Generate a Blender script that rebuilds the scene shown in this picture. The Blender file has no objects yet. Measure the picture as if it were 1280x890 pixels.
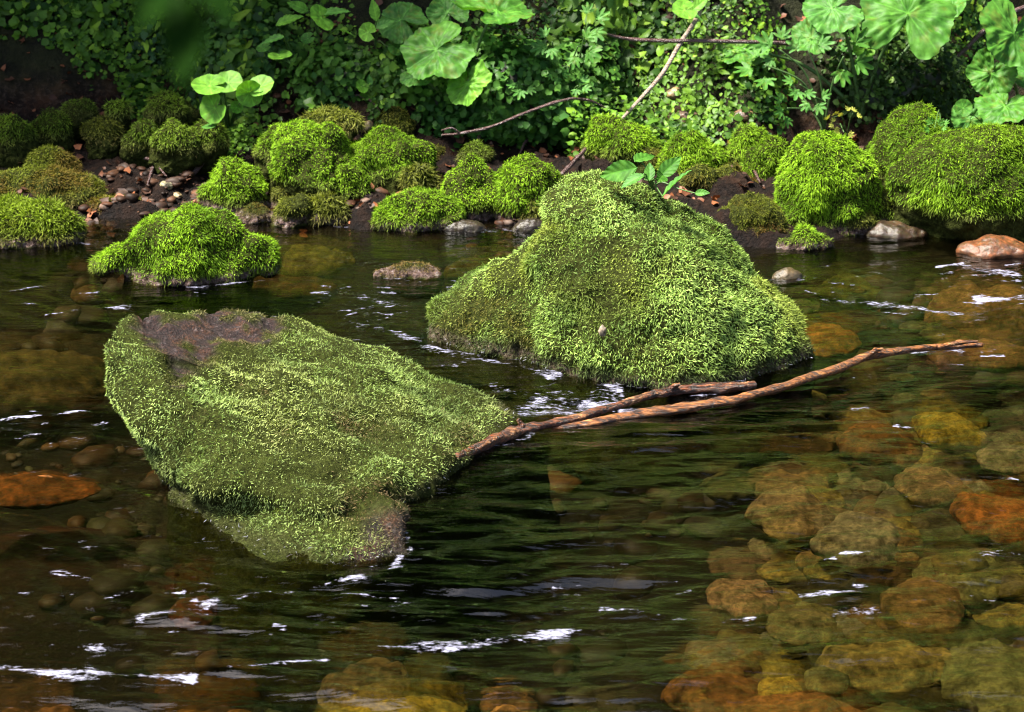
import bpy, bmesh, math
import numpy as np
from mathutils import Vector

rng = np.random.default_rng(7)
S = bpy.context.scene
COL = S.collection

# ------------------------------------------------------------------ camera geometry
H, PITCH, F = 1.5, math.radians(20), 2489.0
CAM = np.array([0, 0, H])
FW = np.array([0, math.cos(PITCH), -math.sin(PITCH)])
UP = np.array([0, math.sin(PITCH), math.cos(PITCH)])
RT = np.array([1.0, 0, 0])

def ray(px, py):
    return FW + RT * ((px - 640) / F) + UP * ((445 - py) / F)
def at(px, py, Y):
    d = ray(px, py); return CAM + d * (Y / d[1])
def on(px, py, z=0.0):
    d = ray(px, py); return CAM + d * ((z - H) / d[2])
def below(px, py, z):
    p = on(px, py, 0.0); d = ray(px, py); d = d / np.linalg.norm(d)
    e = 1 / 1.33; c = -d[2]
    t = e * d + (e * c - math.sqrt(1 - e * e * (1 - c * c))) * np.array([0, 0, 1.0])
    return p + t * (z / t[2])
def proj(P):
    q = np.asarray(P) - CAM
    w = q @ FW
    return np.stack([640 + F * (q @ RT) / w, 445 - F * (q @ UP) / w], -1)

# ------------------------------------------------------------------ noise
def _h(ix, iy, iz, s):
    with np.errstate(over='ignore'):
        h = ix.astype(np.uint32) * np.uint32(374761393) + iy.astype(np.uint32) * np.uint32(668265263) \
            + iz.astype(np.uint32) * np.uint32(2147483647) + np.uint32((s * 974634777) & 0xffffffff)
        h = (h ^ (h >> np.uint32(13))) * np.uint32(1274126177)
        h = (h ^ (h >> np.uint32(16))) * np.uint32(2246822519)
        h = h ^ (h >> np.uint32(15))
    return h.astype(np.float64) / 4294967295.0
def vnoise(P, s=0):
    P = np.asarray(P, float)
    i = np.floor(P).astype(np.int64); f = P - i
    u = f * f * f * (f * (f * 6 - 15) + 10)
    r = 0
    for a in (0, 1):
        for b in (0, 1):
            for c in (0, 1):
                w = (u[..., 0] if a else 1 - u[..., 0]) * (u[..., 1] if b else 1 - u[..., 1]) * (u[..., 2] if c else 1 - u[..., 2])
                r = r + w * _h(i[..., 0] + a, i[..., 1] + b, i[..., 2] + c, s)
    return r * 2 - 1
def fbm(P, o=4, s=0, g=0.5):
    P = np.asarray(P, float); r = 0; a = 1.0; t = 0
    for k in range(o):
        r = r + a * vnoise(P * 2 ** k + 17.3 * k, s + k); t += a; a *= g
    return r / t * 1.6
def sstep(a, b, x):
    t = np.clip((x - a) / (b - a), 0, 1); return t * t * (3 - 2 * t)
def p3(x, y, z=0):
    x, y, z = np.broadcast_arrays(x, y, z); return np.stack([x, y, z], -1).astype(float)
def unit(v):
    v = np.asarray(v, float); return v / np.maximum(np.linalg.norm(v, axis=-1, keepdims=True), 1e-9)

# ------------------------------------------------------------------ mesh / object helpers
def mesh_np(name, V, faces, cols=None, attrs=None, smooth=True):
    """faces: list of int arrays (n,k)"""
    me = bpy.data.meshes.new(name)
    V = np.asarray(V, np.float32)
    me.vertices.add(len(V)); me.vertices.foreach_set('co', V.ravel())
    faces = [np.asarray(f, np.int32) for f in faces if len(f)]
    idx = np.concatenate([f.ravel() for f in faces])
    cnt = np.concatenate([np.full(len(f), f.shape[1], np.int32) for f in faces])
    st = np.concatenate([[0], np.cumsum(cnt)[:-1]]).astype(np.int32)
    me.loops.add(len(idx)); me.loops.foreach_set('vertex_index', idx)
    me.polygons.add(len(cnt)); me.polygons.foreach_set('loop_start', st)
    me.polygons.foreach_set('use_smooth', np.full(len(cnt), smooth, bool))
    me.update(calc_edges=True)
    if cols is not None:
        a = me.attributes.new('col', 'FLOAT_COLOR', 'POINT')
        c = np.ones((len(V), 4), np.float32); c[:, :3] = cols
        a.data.foreach_set('color', c.ravel())
    for k, v in (attrs or {}).items():
        a = me.attributes.new(k, 'FLOAT', 'POINT'); a.data.foreach_set('value', np.asarray(v, np.float32))
    return me
def link(name, me, mat, parent=None, loc=None):
    o = bpy.data.objects.new(name, me); COL.objects.link(o)
    if mat: me.materials.append(mat)
    if parent is not None: o.parent = parent
    if loc is not None: o.location = loc
    return o
def tag(o, label=None, cat=None, group=None, kind=None):
    for k, v in (('label', label), ('category', cat), ('group', group), ('kind', kind)):
        if v: o[k] = v
    return o
def thing(name, label, cat, loc, group=None):
    o = bpy.data.objects.new(name, None); COL.objects.link(o); o.location = loc
    o.empty_display_size = 0.05
    return tag(o, label, cat, group)
def vnormals(V, T):
    n = np.zeros_like(V)
    fn = np.cross(V[T[:, 1]] - V[T[:, 0]], V[T[:, 2]] - V[T[:, 0]])
    for k in range(3): np.add.at(n, T[:, k], fn)
    return unit(n)
_ico = {}
def ico(sub):
    if sub not in _ico:
        bm = bmesh.new(); bmesh.ops.create_icosphere(bm, subdivisions=sub, radius=1)
        bm.verts.ensure_lookup_table()
        V = np.array([v.co for v in bm.verts]); T = np.array([[v.index for v in f.verts] for f in bm.faces]); bm.free()
        _ico[sub] = (unit(V), T)
    return _ico[sub]

# ------------------------------------------------------------------ materials
def newmat(name):
    m = bpy.data.materials.new(name); m.use_nodes = True
    nt = m.node_tree; nt.nodes.clear()
    out = nt.nodes.new('ShaderNodeOutputMaterial')
    return m, nt, out
class N:
    def __init__(s, nt): s.nt = nt
    def __call__(s, typ, inp=None, **kw):
        n = s.nt.nodes.new(typ)
        for k, v in kw.items(): setattr(n, k, v)
        for k, v in (inp or {}).items():
            if isinstance(v, bpy.types.NodeSocket): s.nt.links.new(v, n.inputs[k])
            else: n.inputs[k].default_value = v
        return n
    def ramp(s, fac, stops):
        n = s.nt.nodes.new('ShaderNodeValToRGB'); s.nt.links.new(fac, n.inputs[0])
        e = n.color_ramp.elements
        while len(e) < len(stops): e.new(0.5)
        for q, (p, c) in zip(e, stops):
            q.position = p; q.color = (*c, 1) if len(c) == 3 else c
        return n.outputs[0]
    def mix(s, f, a, b, mode='MIX'):
        n = s.nt.nodes.new('ShaderNodeMix'); n.data_type = 'RGBA'; n.blend_type = mode
        for i, v in ((0, f), (6, a), (7, b)):
            if isinstance(v, bpy.types.NodeSocket): s.nt.links.new(v, n.inputs[i])
            else: n.inputs[i].default_value = (*v, 1) if isinstance(v, tuple) and len(v) == 3 else v
        return n.outputs[2]
    def math(s, op, a, b=0.0, clamp=False):
        n = s.nt.nodes.new('ShaderNodeMath'); n.operation = op; n.use_clamp = clamp
        for i, v in ((0, a), (1, b)):
            if isinstance(v, bpy.types.NodeSocket): s.nt.links.new(v, n.inputs[i])
            else: n.inputs[i].default_value = v
        return n.outputs[0]

def leafy_material(name, rough=0.5, trans=0.3, tint=(1.15, 1.2, 0.5), spec=0.4, jitter=True):
    m, nt, out = newmat(name); n = N(nt)
    c = n('ShaderNodeAttribute', attribute_name='col').outputs['Color']
    if jitter:
        nz = n('ShaderNodeTexNoise', {'Vector': n('ShaderNodeNewGeometry').outputs['Position'], 'Scale': 60.0, 'Detail': 3.0}).outputs['Fac']
        c = n.mix(1.0, c, n.ramp(nz, [(0.3, (0.75, 0.75, 0.75)), (0.7, (1.2, 1.2, 1.2))]), 'MULTIPLY')
    p = n('ShaderNodeBsdfPrincipled', {'Base Color': c, 'Roughness': rough, 'Specular IOR Level': spec})
    t = n('ShaderNodeBsdfTranslucent', {'Color': n.mix(1.0, c, tint, 'MULTIPLY')})
    mx = n('ShaderNodeMixShader', {0: trans, 1: p.outputs[0], 2: t.outputs[0]})
    nt.links.new(mx.outputs[0], out.inputs[0])
    return m
M_MOSS = leafy_material('moss', 0.65, 0.28, (1.1, 1.15, 0.5), 0.12, False)
M_LEAF = leafy_material('leaf', 0.55, 0.30, (1.1, 1.25, 0.35), 0.18)
M_IVY = leafy_material('small_leaf', 0.45, 0.22, (1.1, 1.25, 0.35), 0.4, False)
M_DEAD = leafy_material('dead_leaf', 0.6, 0.1, (1.2, 0.9, 0.6), 0.3)
M_STEM = leafy_material('stem', 0.5, 0.1)

def rock_material():
    m, nt, out = newmat('rock'); n = N(nt)
    g = n('ShaderNodeNewGeometry'); pos = g.outputs['Position']
    a = n('ShaderNodeAttribute', attribute_name='moss').outputs['Fac']
    n1 = n('ShaderNodeTexNoise', {'Vector': pos, 'Scale': 22.0, 'Detail': 8.0, 'Roughness': 0.65}).outputs['Fac']
    n2 = n('ShaderNodeTexNoise', {'Vector': pos, 'Scale': 90.0, 'Detail': 6.0, 'Roughness': 0.7}).outputs['Fac']
    stone = n.ramp(n1, [(0.3, (0.006, 0.003, 0.003)), (0.5, (0.019, 0.010, 0.009)), (0.62, (0.045, 0.019, 0.009)), (0.78, (0.075, 0.05, 0.042))])
    stone = n.mix(n.ramp(n2, [(0.52, (0, 0, 0)), (0.75, (0.7, 0.7, 0.7))]), stone, (0.11, 0.09, 0.09))
    n3 = n('ShaderNodeTexNoise', {'Vector': pos, 'Scale': 260.0, 'Detail': 4.0, 'Roughness': 0.7}).outputs['Fac']
    stone = n.mix(1.0, stone, n.ramp(n3, [(0.35, (.25, .25, .25)), (0.5, (1, 1, 1)), (0.65, (2.4, 2.2, 2.1))]), 'MULTIPLY')
    under = n.ramp(n2, [(0.35, (0.014, 0.016, 0.004)), (0.65, (0.045, 0.055, 0.011))])
    c = n.mix(a, stone, under)
    z = n('ShaderNodeSeparateXYZ', {0: pos}).outputs[2]
    zz = n.math('ADD', z, n.math('MULTIPLY', n.math('SUBTRACT', n1, 0.5), 0.05))
    rim = n.ramp(n.math('MULTIPLY', zz, 10.0), [(0.0, (0, 0, 0)), (0.08, (1, 1, 1)), (0.16, (1, 1, 1)), (0.30, (0, 0, 0))])
    rimc = n.ramp(n2, [(0.38, (0.03, 0.02, 0.015)), (0.55, (0.15, 0.10, 0.085)), (0.7, (0.34, 0.29, 0.28))])
    c = n.mix(n.math('MULTIPLY', rim, n('ShaderNodeAttribute', attribute_name='rim').outputs['Fac']), c, rimc)
    b = n('ShaderNodeBump', {'Strength': 1.0, 'Distance': 0.03, 'Height': n.math('ADD', n1, n.math('MULTIPLY', n2, 0.6))})
    p = n('ShaderNodeBsdfPrincipled', {'Base Color': c, 'Roughness': n.math('ADD', n.math('MULTIPLY', a, .3), .65), 'Specular IOR Level': n.math('SUBTRACT', .22, n.math('MULTIPLY', a, .18)), 'Normal': b.outputs[0]})
    nt.links.new(p.outputs[0], out.inputs[0]); return m
M_ROCK = rock_material()

def stone_material(name, rough, spec, dim):
    m, nt, out = newmat(name); n = N(nt)
    oi = n('ShaderNodeObjectInfo')
    pos = n('ShaderNodeNewGeometry').outputs['Position']
    n1 = n('ShaderNodeTexNoise', {'Vector': pos, 'Scale': 34.0, 'Detail': 8.0, 'Roughness': 0.7}).outputs['Fac']
    n2 = n('ShaderNodeTexNoise', {'Vector': pos, 'Scale': 95.0, 'Detail': 6.0, 'Roughness': 0.75}).outputs['Fac']
    c = n.mix(1.0, oi.outputs['Color'], n.ramp(n1, [(0.34, (0.15, 0.13, 0.12)), (0.5, (0.9, 0.9, 0.9)), (0.66, (2.0, 1.85, 1.6))]), 'MULTIPLY')
    c = n.mix(n.ramp(n2, [(0.45, (0, 0, 0)), (0.66, (0.85, 0.85, 0.85))]), c, (0.03, 0.026, 0.008))
    b = n('ShaderNodeBump', {'Strength': 0.5, 'Distance': 0.01, 'Height': n1})
    p = n('ShaderNodeBsdfPrincipled', {'Base Color': n.mix(1.0, c, (dim, dim, dim * .9), 'MULTIPLY'), 'Roughness': rough, 'Specular IOR Level': spec, 'Normal': b.outputs[0]})
    nt.links.new(p.outputs[0], out.inputs[0]); return m
M_STONE = stone_material('stream_stone', .8, .05, .70)
M_WETSTONE = stone_material('wet_stone', .4, .4, 1.0)

def gravel_material():
    m, nt, out = newmat('gravel'); n = N(nt)
    pos = n('ShaderNodeNewGeometry').outputs['Position']
    n1 = n('ShaderNodeTexNoise', {'Vector': pos, 'Scale': 45.0, 'Detail': 5.0}).outputs['Fac']
    c = n.mix(1.0, n('ShaderNodeAttribute', attribute_name='col').outputs['Color'],
              n.ramp(n1, [(0.3, (0.4, 0.4, 0.4)), (0.7, (1.5, 1.45, 1.4))]), 'MULTIPLY')
    p = n('ShaderNodeBsdfPrincipled', {'Base Color': c, 'Roughness': 0.6, 'Specular IOR Level': .15})
    nt.links.new(p.outputs[0], out.inputs[0]); return m
M_GRAVEL = gravel_material()

def ground_material():
    m, nt, out = newmat('ground'); n = N(nt)
    pos = n('ShaderNodeNewGeometry').outputs['Position']
    z = n('ShaderNodeSeparateXYZ', {0: pos}).outputs[2]
    n0 = n('ShaderNodeTexNoise', {'Vector': pos, 'Scale': 3.5, 'Detail': 5.0, 'Roughness': 0.6}).outputs['Fac']
    n1 = n('ShaderNodeTexNoise', {'Vector': pos, 'Scale': 16.0, 'Detail': 8.0, 'Roughness': 0.65}).outputs['Fac']
    n2 = n('ShaderNodeTexNoise', {'Vector': pos, 'Scale': 80.0, 'Detail': 6.0, 'Roughness': 0.7}).outputs['Fac']
    soil = n.ramp(n1, [(0.32, (0.005, 0.003, 0.002)), (0.5, (0.018, 0.009, 0.005)), (0.62, (0.05, 0.022, 0.010)), (0.78, (0.09, 0.05, 0.03))])
    soil = n.mix(n.ramp(n2, [(0.5, (0, 0, 0)), (0.75, (0.7, 0.7, 0.7))]), soil, (0.13, 0.085, 0.06))
    hum = n.ramp(n1, [(0.35, (0.006, 0.006, 0.003)), (0.6, (0.02, 0.022, 0.007)), (0.75, (0.05, 0.03, 0.015))])
    soil = n.mix(1.0, soil, n.ramp(z, [(0.0, (.14, .12, .11)), (0.09, (.4, .36, .33)), (0.17, (1, 1, 1))]), 'MULTIPLY')
    soil = n.mix(n.ramp(z, [(0.14, (0, 0, 0)), (0.24, (1, 1, 1))]), soil, hum)
    bed = n.ramp(n1, [(0.3, (0.012, 0.009, 0.003)), (0.48, (0.05, 0.035, 0.010)), (0.6, (0.11, 0.07, 0.018)), (0.75, (0.17, 0.10, 0.04))])
    bed = n.mix(n.ramp(n0, [(0.4, (0, 0, 0)), (0.65, (0.8, 0.8, 0.8))]), bed, n.ramp(n2, [(0.35, (0.012, 0.014, 0.003)), (0.65, (0.06, 0.065, 0.012))]))
    bed = n.mix(1.0, bed, (.19, .20, .21), 'MULTIPLY')
    bed = n.mix(n('ShaderNodeAttribute', attribute_name='rust').outputs['Fac'], bed, n.ramp(n1, [(0.3, (0.012, 0.005, 0.002)), (0.55, (0.06, 0.022, 0.008)), (0.75, (0.15, 0.065, 0.02))]))
    bed = n.mix(n('ShaderNodeAttribute', attribute_name='deep_dark').outputs['Fac'], bed, n.ramp(n1, [(0.3, (0.004, 0.004, 0.002)), (0.7, (0.016, 0.016, 0.005))]))  # darkness of deep water put into the bed colour
    c = n.mix(n.ramp(n.math('ADD', n.math('MULTIPLY', z, 8.0), 0.5), [(0.44, (0, 0, 0)), (0.52, (1, 1, 1))]), bed, soil)
    b = n('ShaderNodeBump', {'Strength': 1.0, 'Distance': 0.035, 'Height': n.math('ADD', n1, n.math('MULTIPLY', n2, 0.5))})
    p = n('ShaderNodeBsdfPrincipled', {'Base Color': c, 'Roughness': 0.75, 'Specular IOR Level': 0.12, 'Normal': b.outputs[0]})
    nt.links.new(p.outputs[0], out.inputs[0]); return m
M_GROUND = ground_material()

def water_material():
    m, nt, out = newmat('water'); n = N(nt)
    pos = n('ShaderNodeNewGeometry').outputs['Position']
    mp = n('ShaderNodeMapping', {0: pos, 'Rotation': (0, 0, -0.18), 'Scale': (14.0, 70.0, 1.0)}).outputs[0]
    w1 = n('ShaderNodeTexNoise', {'Vector': mp, 'Scale': 1.0, 'Detail': 3.0, 'Roughness': 0.5, 'Distortion': 0.5}).outputs['Fac']
    b = n('ShaderNodeBump', {'Strength': 0.5, 'Distance': 0.006, 'Height': w1})
    gl = n('ShaderNodeBsdfGlossy', {'Color': (1, 1, 1, 1), 'Roughness': 0.05, 'Normal': b.outputs[0]})
    rf = n('ShaderNodeBsdfRefraction', {'Color': (0.74, 0.69, 0.52, 1), 'Roughness': 0.0, 'IOR': 1.33, 'Normal': b.outputs[0]})
    fr = n('ShaderNodeFresnel', {'IOR': 1.5, 'Normal': b.outputs[0]})
    tr = n('ShaderNodeBsdfTransparent', {'Color': (0.60, 0.545, 0.40, 1)})
    inside = n('ShaderNodeMixShader', {0: 0.72, 1: rf.outputs[0], 2: tr.outputs[0]})
    body = n('ShaderNodeMixShader', {0: fr.outputs[0], 1: inside.outputs[0], 2: gl.outputs[0]})
    # broken white streaks: bubbles and painted sky glints where the attribute is high
    mf = n('ShaderNodeMapping', {0: pos, 'Rotation': (0, 0, -0.15), 'Scale': (26.0, 60.0, 1.0)}).outputs[0]
    f1 = n('ShaderNodeTexNoise', {'Vector': mf, 'Scale': 1.0, 'Detail': 6.0, 'Roughness': 0.62, 'Distortion': 0.8}).outputs['Fac']
    fo = n('ShaderNodeAttribute', attribute_name='foam_glint').outputs['Fac']
    mg = n('ShaderNodeMapping', {0: pos, 'Rotation': (0, 0, -0.1), 'Scale': (70.0, 190.0, 1.0)}).outputs[0]
    f2 = n('ShaderNodeTexNoise', {'Vector': mg, 'Scale': 1.0, 'Detail': 4.0, 'Roughness': 0.6}).outputs['Fac']
    k = n.math('ADD', n.math('MULTIPLY', fo, 0.36), n.math('SUBTRACT', n.math('ADD', n.math('MULTIPLY', f1, .42), n.math('MULTIPLY', f2, .58)), 0.752))
    k = n.math('MULTIPLY', k, 7.0, True)
    fb = n('ShaderNodeBsdfPrincipled', {'Base Color': (0.26, 0.26, 0.35, 1), 'Roughness': 0.5,
            'Normal': n('ShaderNodeBump', {'Strength': 0.8, 'Distance': 0.01, 'Height': f1}).outputs[0]})
    mx = n('ShaderNodeMixShader', {0: n.math('MULTIPLY', k, 0.8), 1: body.outputs[0], 2: fb.outputs[0]})
    nt.links.new(mx.outputs[0], out.inputs[0]); return m
M_WATER = water_material()

def bark_material(name, stops, peel=None):
    m, nt, out = newmat(name); n = N(nt)
    pos = n('ShaderNodeNewGeometry').outputs['Position']
    mp = n('ShaderNodeMapping', {0: pos, 'Rotation': (0, 0, -0.45), 'Scale': (26.0, 210.0, 210.0)}).outputs[0]
    n1 = n('ShaderNodeTexNoise', {'Vector': mp, 'Scale': 1.0, 'Detail': 6.0, 'Roughness': 0.65}).outputs['Fac']
    c = n.ramp(n1, stops)
    if peel:
        n2 = n('ShaderNodeTexNoise', {'Vector': pos, 'Scale': 30.0, 'Detail': 5.0, 'Roughness': .65}).outputs['Fac']
        c = n.mix(n.ramp(n2, [(0.52, (0, 0, 0)), (0.62, (1, 1, 1))]), c, n.ramp(n1, peel))
    b = n('ShaderNodeBump', {'Strength': 1.0, 'Distance': 0.008, 'Height': n1})
    p = n('ShaderNodeBsdfPrincipled', {'Base Color': c, 'Roughness': 0.28, 'Normal': b.outputs[0]})
    nt.links.new(p.outputs[0], out.inputs[0]); return m
M_WETBARK = bark_material('wet_bark', [(0.40, (0.004, 0.002, 0.001)), (0.5, (0.045, 0.012, 0.004)), (0.60, (0.16, 0.045, 0.012))],
                          [(0.40, (0.02, 0.006, 0.002)), (0.5, (0.17, 0.06, 0.018)), (0.62, (0.46, 0.25, 0.10))])
M_ORANGEBARK = bark_material('orange_bark', [(0.40, (0.014, 0.004, 0.002)), (0.5, (0.12, 0.038, 0.008)), (0.60, (0.30, 0.11, 0.025))], [(0.40, (0.008, 0.003, 0.002)), (0.5, (0.07, 0.020, 0.006)), (0.62, (0.36, 0.17, 0.05))])
M_TWIG = bark_material('twig_bark', [(0.3, (0.025, 0.012, 0.010)), (0.6, (0.09, 0.045, 0.04)), (0.8, (0.2, 0.13, 0.11))])
M_PALETWIG = bark_material('pale_twig_bark', [(0.3, (0.10, 0.06, 0.04)), (0.5, (0.28, 0.2, 0.15)), (0.75, (0.45, 0.37, 0.31))])
M_TRUNK = bark_material('trunk_bark', [(0.3, (0.02, 0.014, 0.01)), (0.7, (0.1, 0.07, 0.05))])

# ------------------------------------------------------------------ ground sheet
def shore(x):
    return 5.10 + 0.13 * np.exp(-((x + .60) / .22) ** 2) + 0.10 * np.exp(-((x + 1.0) / 0.35) ** 2) - 0.12 * np.exp(-((x - 0.68) / 0.25) ** 2) \
        + 0.06 * fbm(p3(x * 1.6, 3.1), 3, 5)
_bumps = []                                             # px, py, dz, rx, ry in metres of bed relief
for a in [(1120, 560, .10, .45, .38), (1220, 640, .10, .3, .3), (1220, 360, .12, .3, .28), (60, 600, .12, .30, .25),
          (60, 440, .07, .3, .25), (470, 880, .12, .3, .2), (990, 870, .08, .35, .15), (760, 640, -.14, .3, .4),
          (140, 760, -.10, .35, .22), (620, 760, -.06, .3, .2), (1200, 820, .05, .3, .2)]:
    q = on(a[0], a[1]); _bumps.append((q[0], q[1], *a[2:]))
def hz(x, y, fine=True):
    x = np.asarray(x, float); y = np.asarray(y, float)
    t = y - shore(x)
    bed = -np.minimum(0.26, 0.015 - t * 0.42)
    for bx, by, dz, rx, ry in _bumps:
        bed = bed + dz * np.exp(-((x - bx) / rx) ** 2 - ((y - by) / ry) ** 2)
    bed = np.minimum(bed, -0.045)
    toe = 0.62 + 0.30 * sstep(-0.75, -1.25, x) + 0.12 * fbm(p3(x * 2.0, 9.0), 3, 9)
    bank = 0.02 + 0.10 * np.maximum(t, 0) + 0.95 * np.maximum(t - toe, 0) - 0.35 * np.maximum(t - toe - 0.9, 0)
    h = np.where(t < -0.05, bed, bank)
    k = sstep(-0.10, 0.06, t); h = bed * (1 - k) + bank * k
    nb = sstep(1.1, 0.2, y)                              # the near bank the photographer stands on
    h = h * (1 - nb) + nb * (0.03 + 0.12 * sstep(0.6, -1.0, y))
    if fine:
        h = h + 0.035 * fbm(p3(x * 4, y * 4), 3, 21) * (0.4 + 0.6 * (t > 0)) + (0.010 + .022 * (t > 0)) * fbm(p3(x * 13, y * 13), 4, 22, .6)
    return h
def grid_axis(lo, hi, step, far, grow=1.25):
    a = list(np.arange(lo, hi + step / 2, step)); s = step
    while a[-1] < far[1]: s *= grow; a.append(a[-1] + s)
    s = step; pre = []
    v = lo
    while v > far[0]: s *= grow; v -= s; pre.append(v)
    return np.array(pre[::-1] + a)
def grid_mesh(xs, ys):
    X, Y = np.meshgrid(xs, ys); nx, ny = len(xs), len(ys)
    i = (np.arange(ny - 1)[:, None] * nx + np.arange(nx - 1)[None]).ravel()
    return X.ravel(), Y.ravel(), np.stack([i, i + 1, i + nx + 1, i + nx], -1)
def pxblob(x, y, lst):
    r = np.zeros_like(x)
    for a in lst:
        q = on(a[0], a[1]); r = np.maximum(r, a[4] * np.exp(-((x - q[0]) / a[2]) ** 2 - ((y - q[1]) / a[3]) ** 2))
    return r
gx, gy, gf = grid_mesh(grid_axis(-2.3, 2.3, 0.016, (-60, 60)), grid_axis(1.8, 7.4, 0.016, (-40, 90)))
rust = pxblob(gx, gy, [(70, 590, .30, .2, .95), (100, 640, .3, .2, .6), (1240, 600, .15, .15, .5), (1230, 370, .2, .2, .4), (1050, 850, .2, .2, .5), (200, 340, .3, .1, .5), (60, 340, .3, .1, .6)])
DEEP_DARK = [(800, 600, .26, .42, 1), (640, 740, .30, .22, .95), (60, 500, .28, .10, 1), (150, 700, .35, .18, .85), (700, 820, .3, .15, .8), (60, 800, .22, .15, 1), (1000, 510, .2, .12, .7), (1130, 830, .1, .05, .9), (380, 740, .2, .12, .7), (760, 690, .3, .2, 1), (520, 720, .25, .15, .9), (480, 370, .3, .12, .8), (300, 380, .3, .1, .9), (60, 350, .35, .12, .85), (120, 680, .3, .2, .9), (400, 320, .3, .1, .6), (60, 720, .25, .12, .9), (180, 600, .25, .1, .6), (160, 820, .3, .12, .9), (330, 820, .2, .1, .8), (330, 720, .3, .15, .8), (600, 620, .3, .25, .95), (250, 330, .5, .12, .7), (450, 450, .3, .2, .9)]  # spots where the bed is painted dark to look like deep black water
deep_dark = pxblob(gx, gy, DEEP_DARK)
ground = link('ground', mesh_np('ground', p3(gx, gy, hz(gx, gy)), [gf], attrs={'rust': rust * (0.75 + 0.5 * fbm(p3(gx * 5, gy * 5), 3, 4)).clip(0, 1.2), 'deep_dark': deep_dark.clip(0, 1)}), M_GROUND)
tag(ground, 'brown earth bank and stony stream bed', 'ground', kind='structure')
def hit(px, py):
    """where a pixel ray meets the ground"""
    d = ray(px, py); t = np.linspace(2, 9, 1400); P = CAM + d * t[:, None]
    k = np.argmax(P[:, 2] < hz(P[:, 0], P[:, 1]))
    return P[k]

# ------------------------------------------------------------------ water sheet
FOAM_GLINT = [  # bubbles and painted sky glints: pixel polyline, half width (m), strength
    ([(0, 838), (60, 848), (140, 851), (240, 853)], .013, 1.0), ([(40, 840), (130, 843)], .01, .7),
    ([(285, 840), (350, 834), (410, 827)], .007, .9), ([(70, 715), (120, 724)], .012, .9), ([(150, 690), (180, 700)], .02, .6),
    ([(180, 775), (250, 765), (270, 756)], .016, .9), ([(295, 752), (360, 740), (420, 728), (460, 724)], .008, .9),
    ([(20, 812), (60, 808), (130, 812)], .008, .7), ([(0, 770), (60, 740)], .02, .5),
    ([(475, 808), (560, 806), (640, 797), (710, 789)], .011, .95), ([(650, 790), (760, 785)], .006, .6),
    ([(750, 760), (800, 764), (850, 772), (900, 773), (940, 768)], .013, 1.0), ([(700, 757), (745, 758)], .006, .8),
    ([(1000, 742), (1070, 741)], .009, .8), ([(1040, 766), (1100, 760)], .008, .85), ([(1120, 751), (1200, 747)], .007, .8),
    ([(1220, 695), (1280, 693)], .008, .6), ([(790, 722), (850, 725)], .006, .6),
    ([(600, 478), (640, 492), (700, 505), (760, 495)], .050, .84), ([(630, 515), (680, 508), (740, 505)], .03, .92), ([(560, 440), (620, 452), (690, 470)], .022, .80),
    ([(530, 432), (600, 442)], .012, .9), ([(700, 458), (780, 480), (850, 490), (930, 478)], .014, .75), ([(940, 470), (1000, 452), (1030, 440)], .02, .85),
    ([(430, 400), (470, 410), (540, 432)], .022, .72), ([(300, 405), (400, 400)], .012, .5), ([(415, 370), (500, 380)], .022, .62), ([(480, 345), (530, 352)], .018, .75),
    ([(560, 335), (600, 345)], .01, .7), ([(90, 387), (160, 385)], .012, .85), ([(0, 365), (60, 355)], .012, .7), ([(0, 523), (60, 520), (110, 516)], .007, 1.0),
    ([(60, 555), (120, 550)], .012, .65), ([(1050, 375), (1110, 380), (1170, 388), (1200, 390)], .022, .95), ([(1000, 360), (1060, 384)], .018, .6), ([(1220, 372), (1280, 370)], .018, .85),
    ([(1210, 335), (1270, 345)], .02, .75), ([(1140, 440), (1200, 437)], .012, .9), ([(1030, 478), (1070, 474)], .008, .7), ([(1130, 428), (1180, 418)], .014, .55),
    ([(780, 515), (850, 508)], .014, .95), ([(500, 660), (512, 685), (490, 712)], .012, .95), ([(430, 705), (500, 712)], .009, .8),
    ([(850, 493), (935, 490)], .012, .8), ([(560, 575), (610, 560), (660, 545)], .014, .75), ([(240, 640), (330, 690)], .012, .65), ([(840, 480), (1010, 455)], .008, .8),
    ([(20, 300), (110, 305)], .010, .75), ([(140, 345), (240, 362), (345, 352)], .009, .9), ([(390, 282), (570, 290), (670, 288)], .008, .7), ([(950, 308), (1040, 315)], .012, .9), ([(960, 350), (1005, 352)], .01, .9), ([(1060, 297), (1280, 292)], .01, .5), ([(260, 268), (340, 272)], .01, .7),
]
gf_ = np.random.default_rng(19)
for (x0, x1, y0, y1, k) in [(0, 500, 660, 800, 44), (400, 570, 350, 440, 34), (540, 770, 430, 525, 50), (1000, 1280, 330, 400, 34), (0, 430, 355, 410, 14), (690, 1240, 690, 775, 18), (0, 130, 510, 560, 6), (950, 1250, 425, 480, 9), (1010, 1270, 500, 640, 8)]:
    for _ in range(k):
        x, y, l = gf_.uniform(x0, x1), gf_.uniform(y0, y1), gf_.uniform(6, 34)
        FOAM_GLINT.append(([(x, y), (x + l, y - l * gf_.uniform(-.12, .22))], gf_.uniform(.003, .006), gf_.uniform(.75, 1.0)))
def polydist(x, y, pts):
    d = np.full(x.shape, 9e9)
    for (ax, ay), (bx, by) in zip(pts[:-1], pts[1:]):
        ex, ey = bx - ax, by - ay; t = np.clip(((x - ax) * ex + (y - ay) * ey) / (ex * ex + ey * ey + 1e-12), 0, 1)
        d = np.minimum(d, np.hypot(x - ax - t * ex, (y - ay - t * ey) / 1.9))
    return d
wx, wy, wf = grid_mesh(grid_axis(-1.75, 1.75, 0.0085, (-60, 60)), grid_axis(2.35, 5.35, 0.0085, (0.2, 6.2)))
th = 0.16
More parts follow.
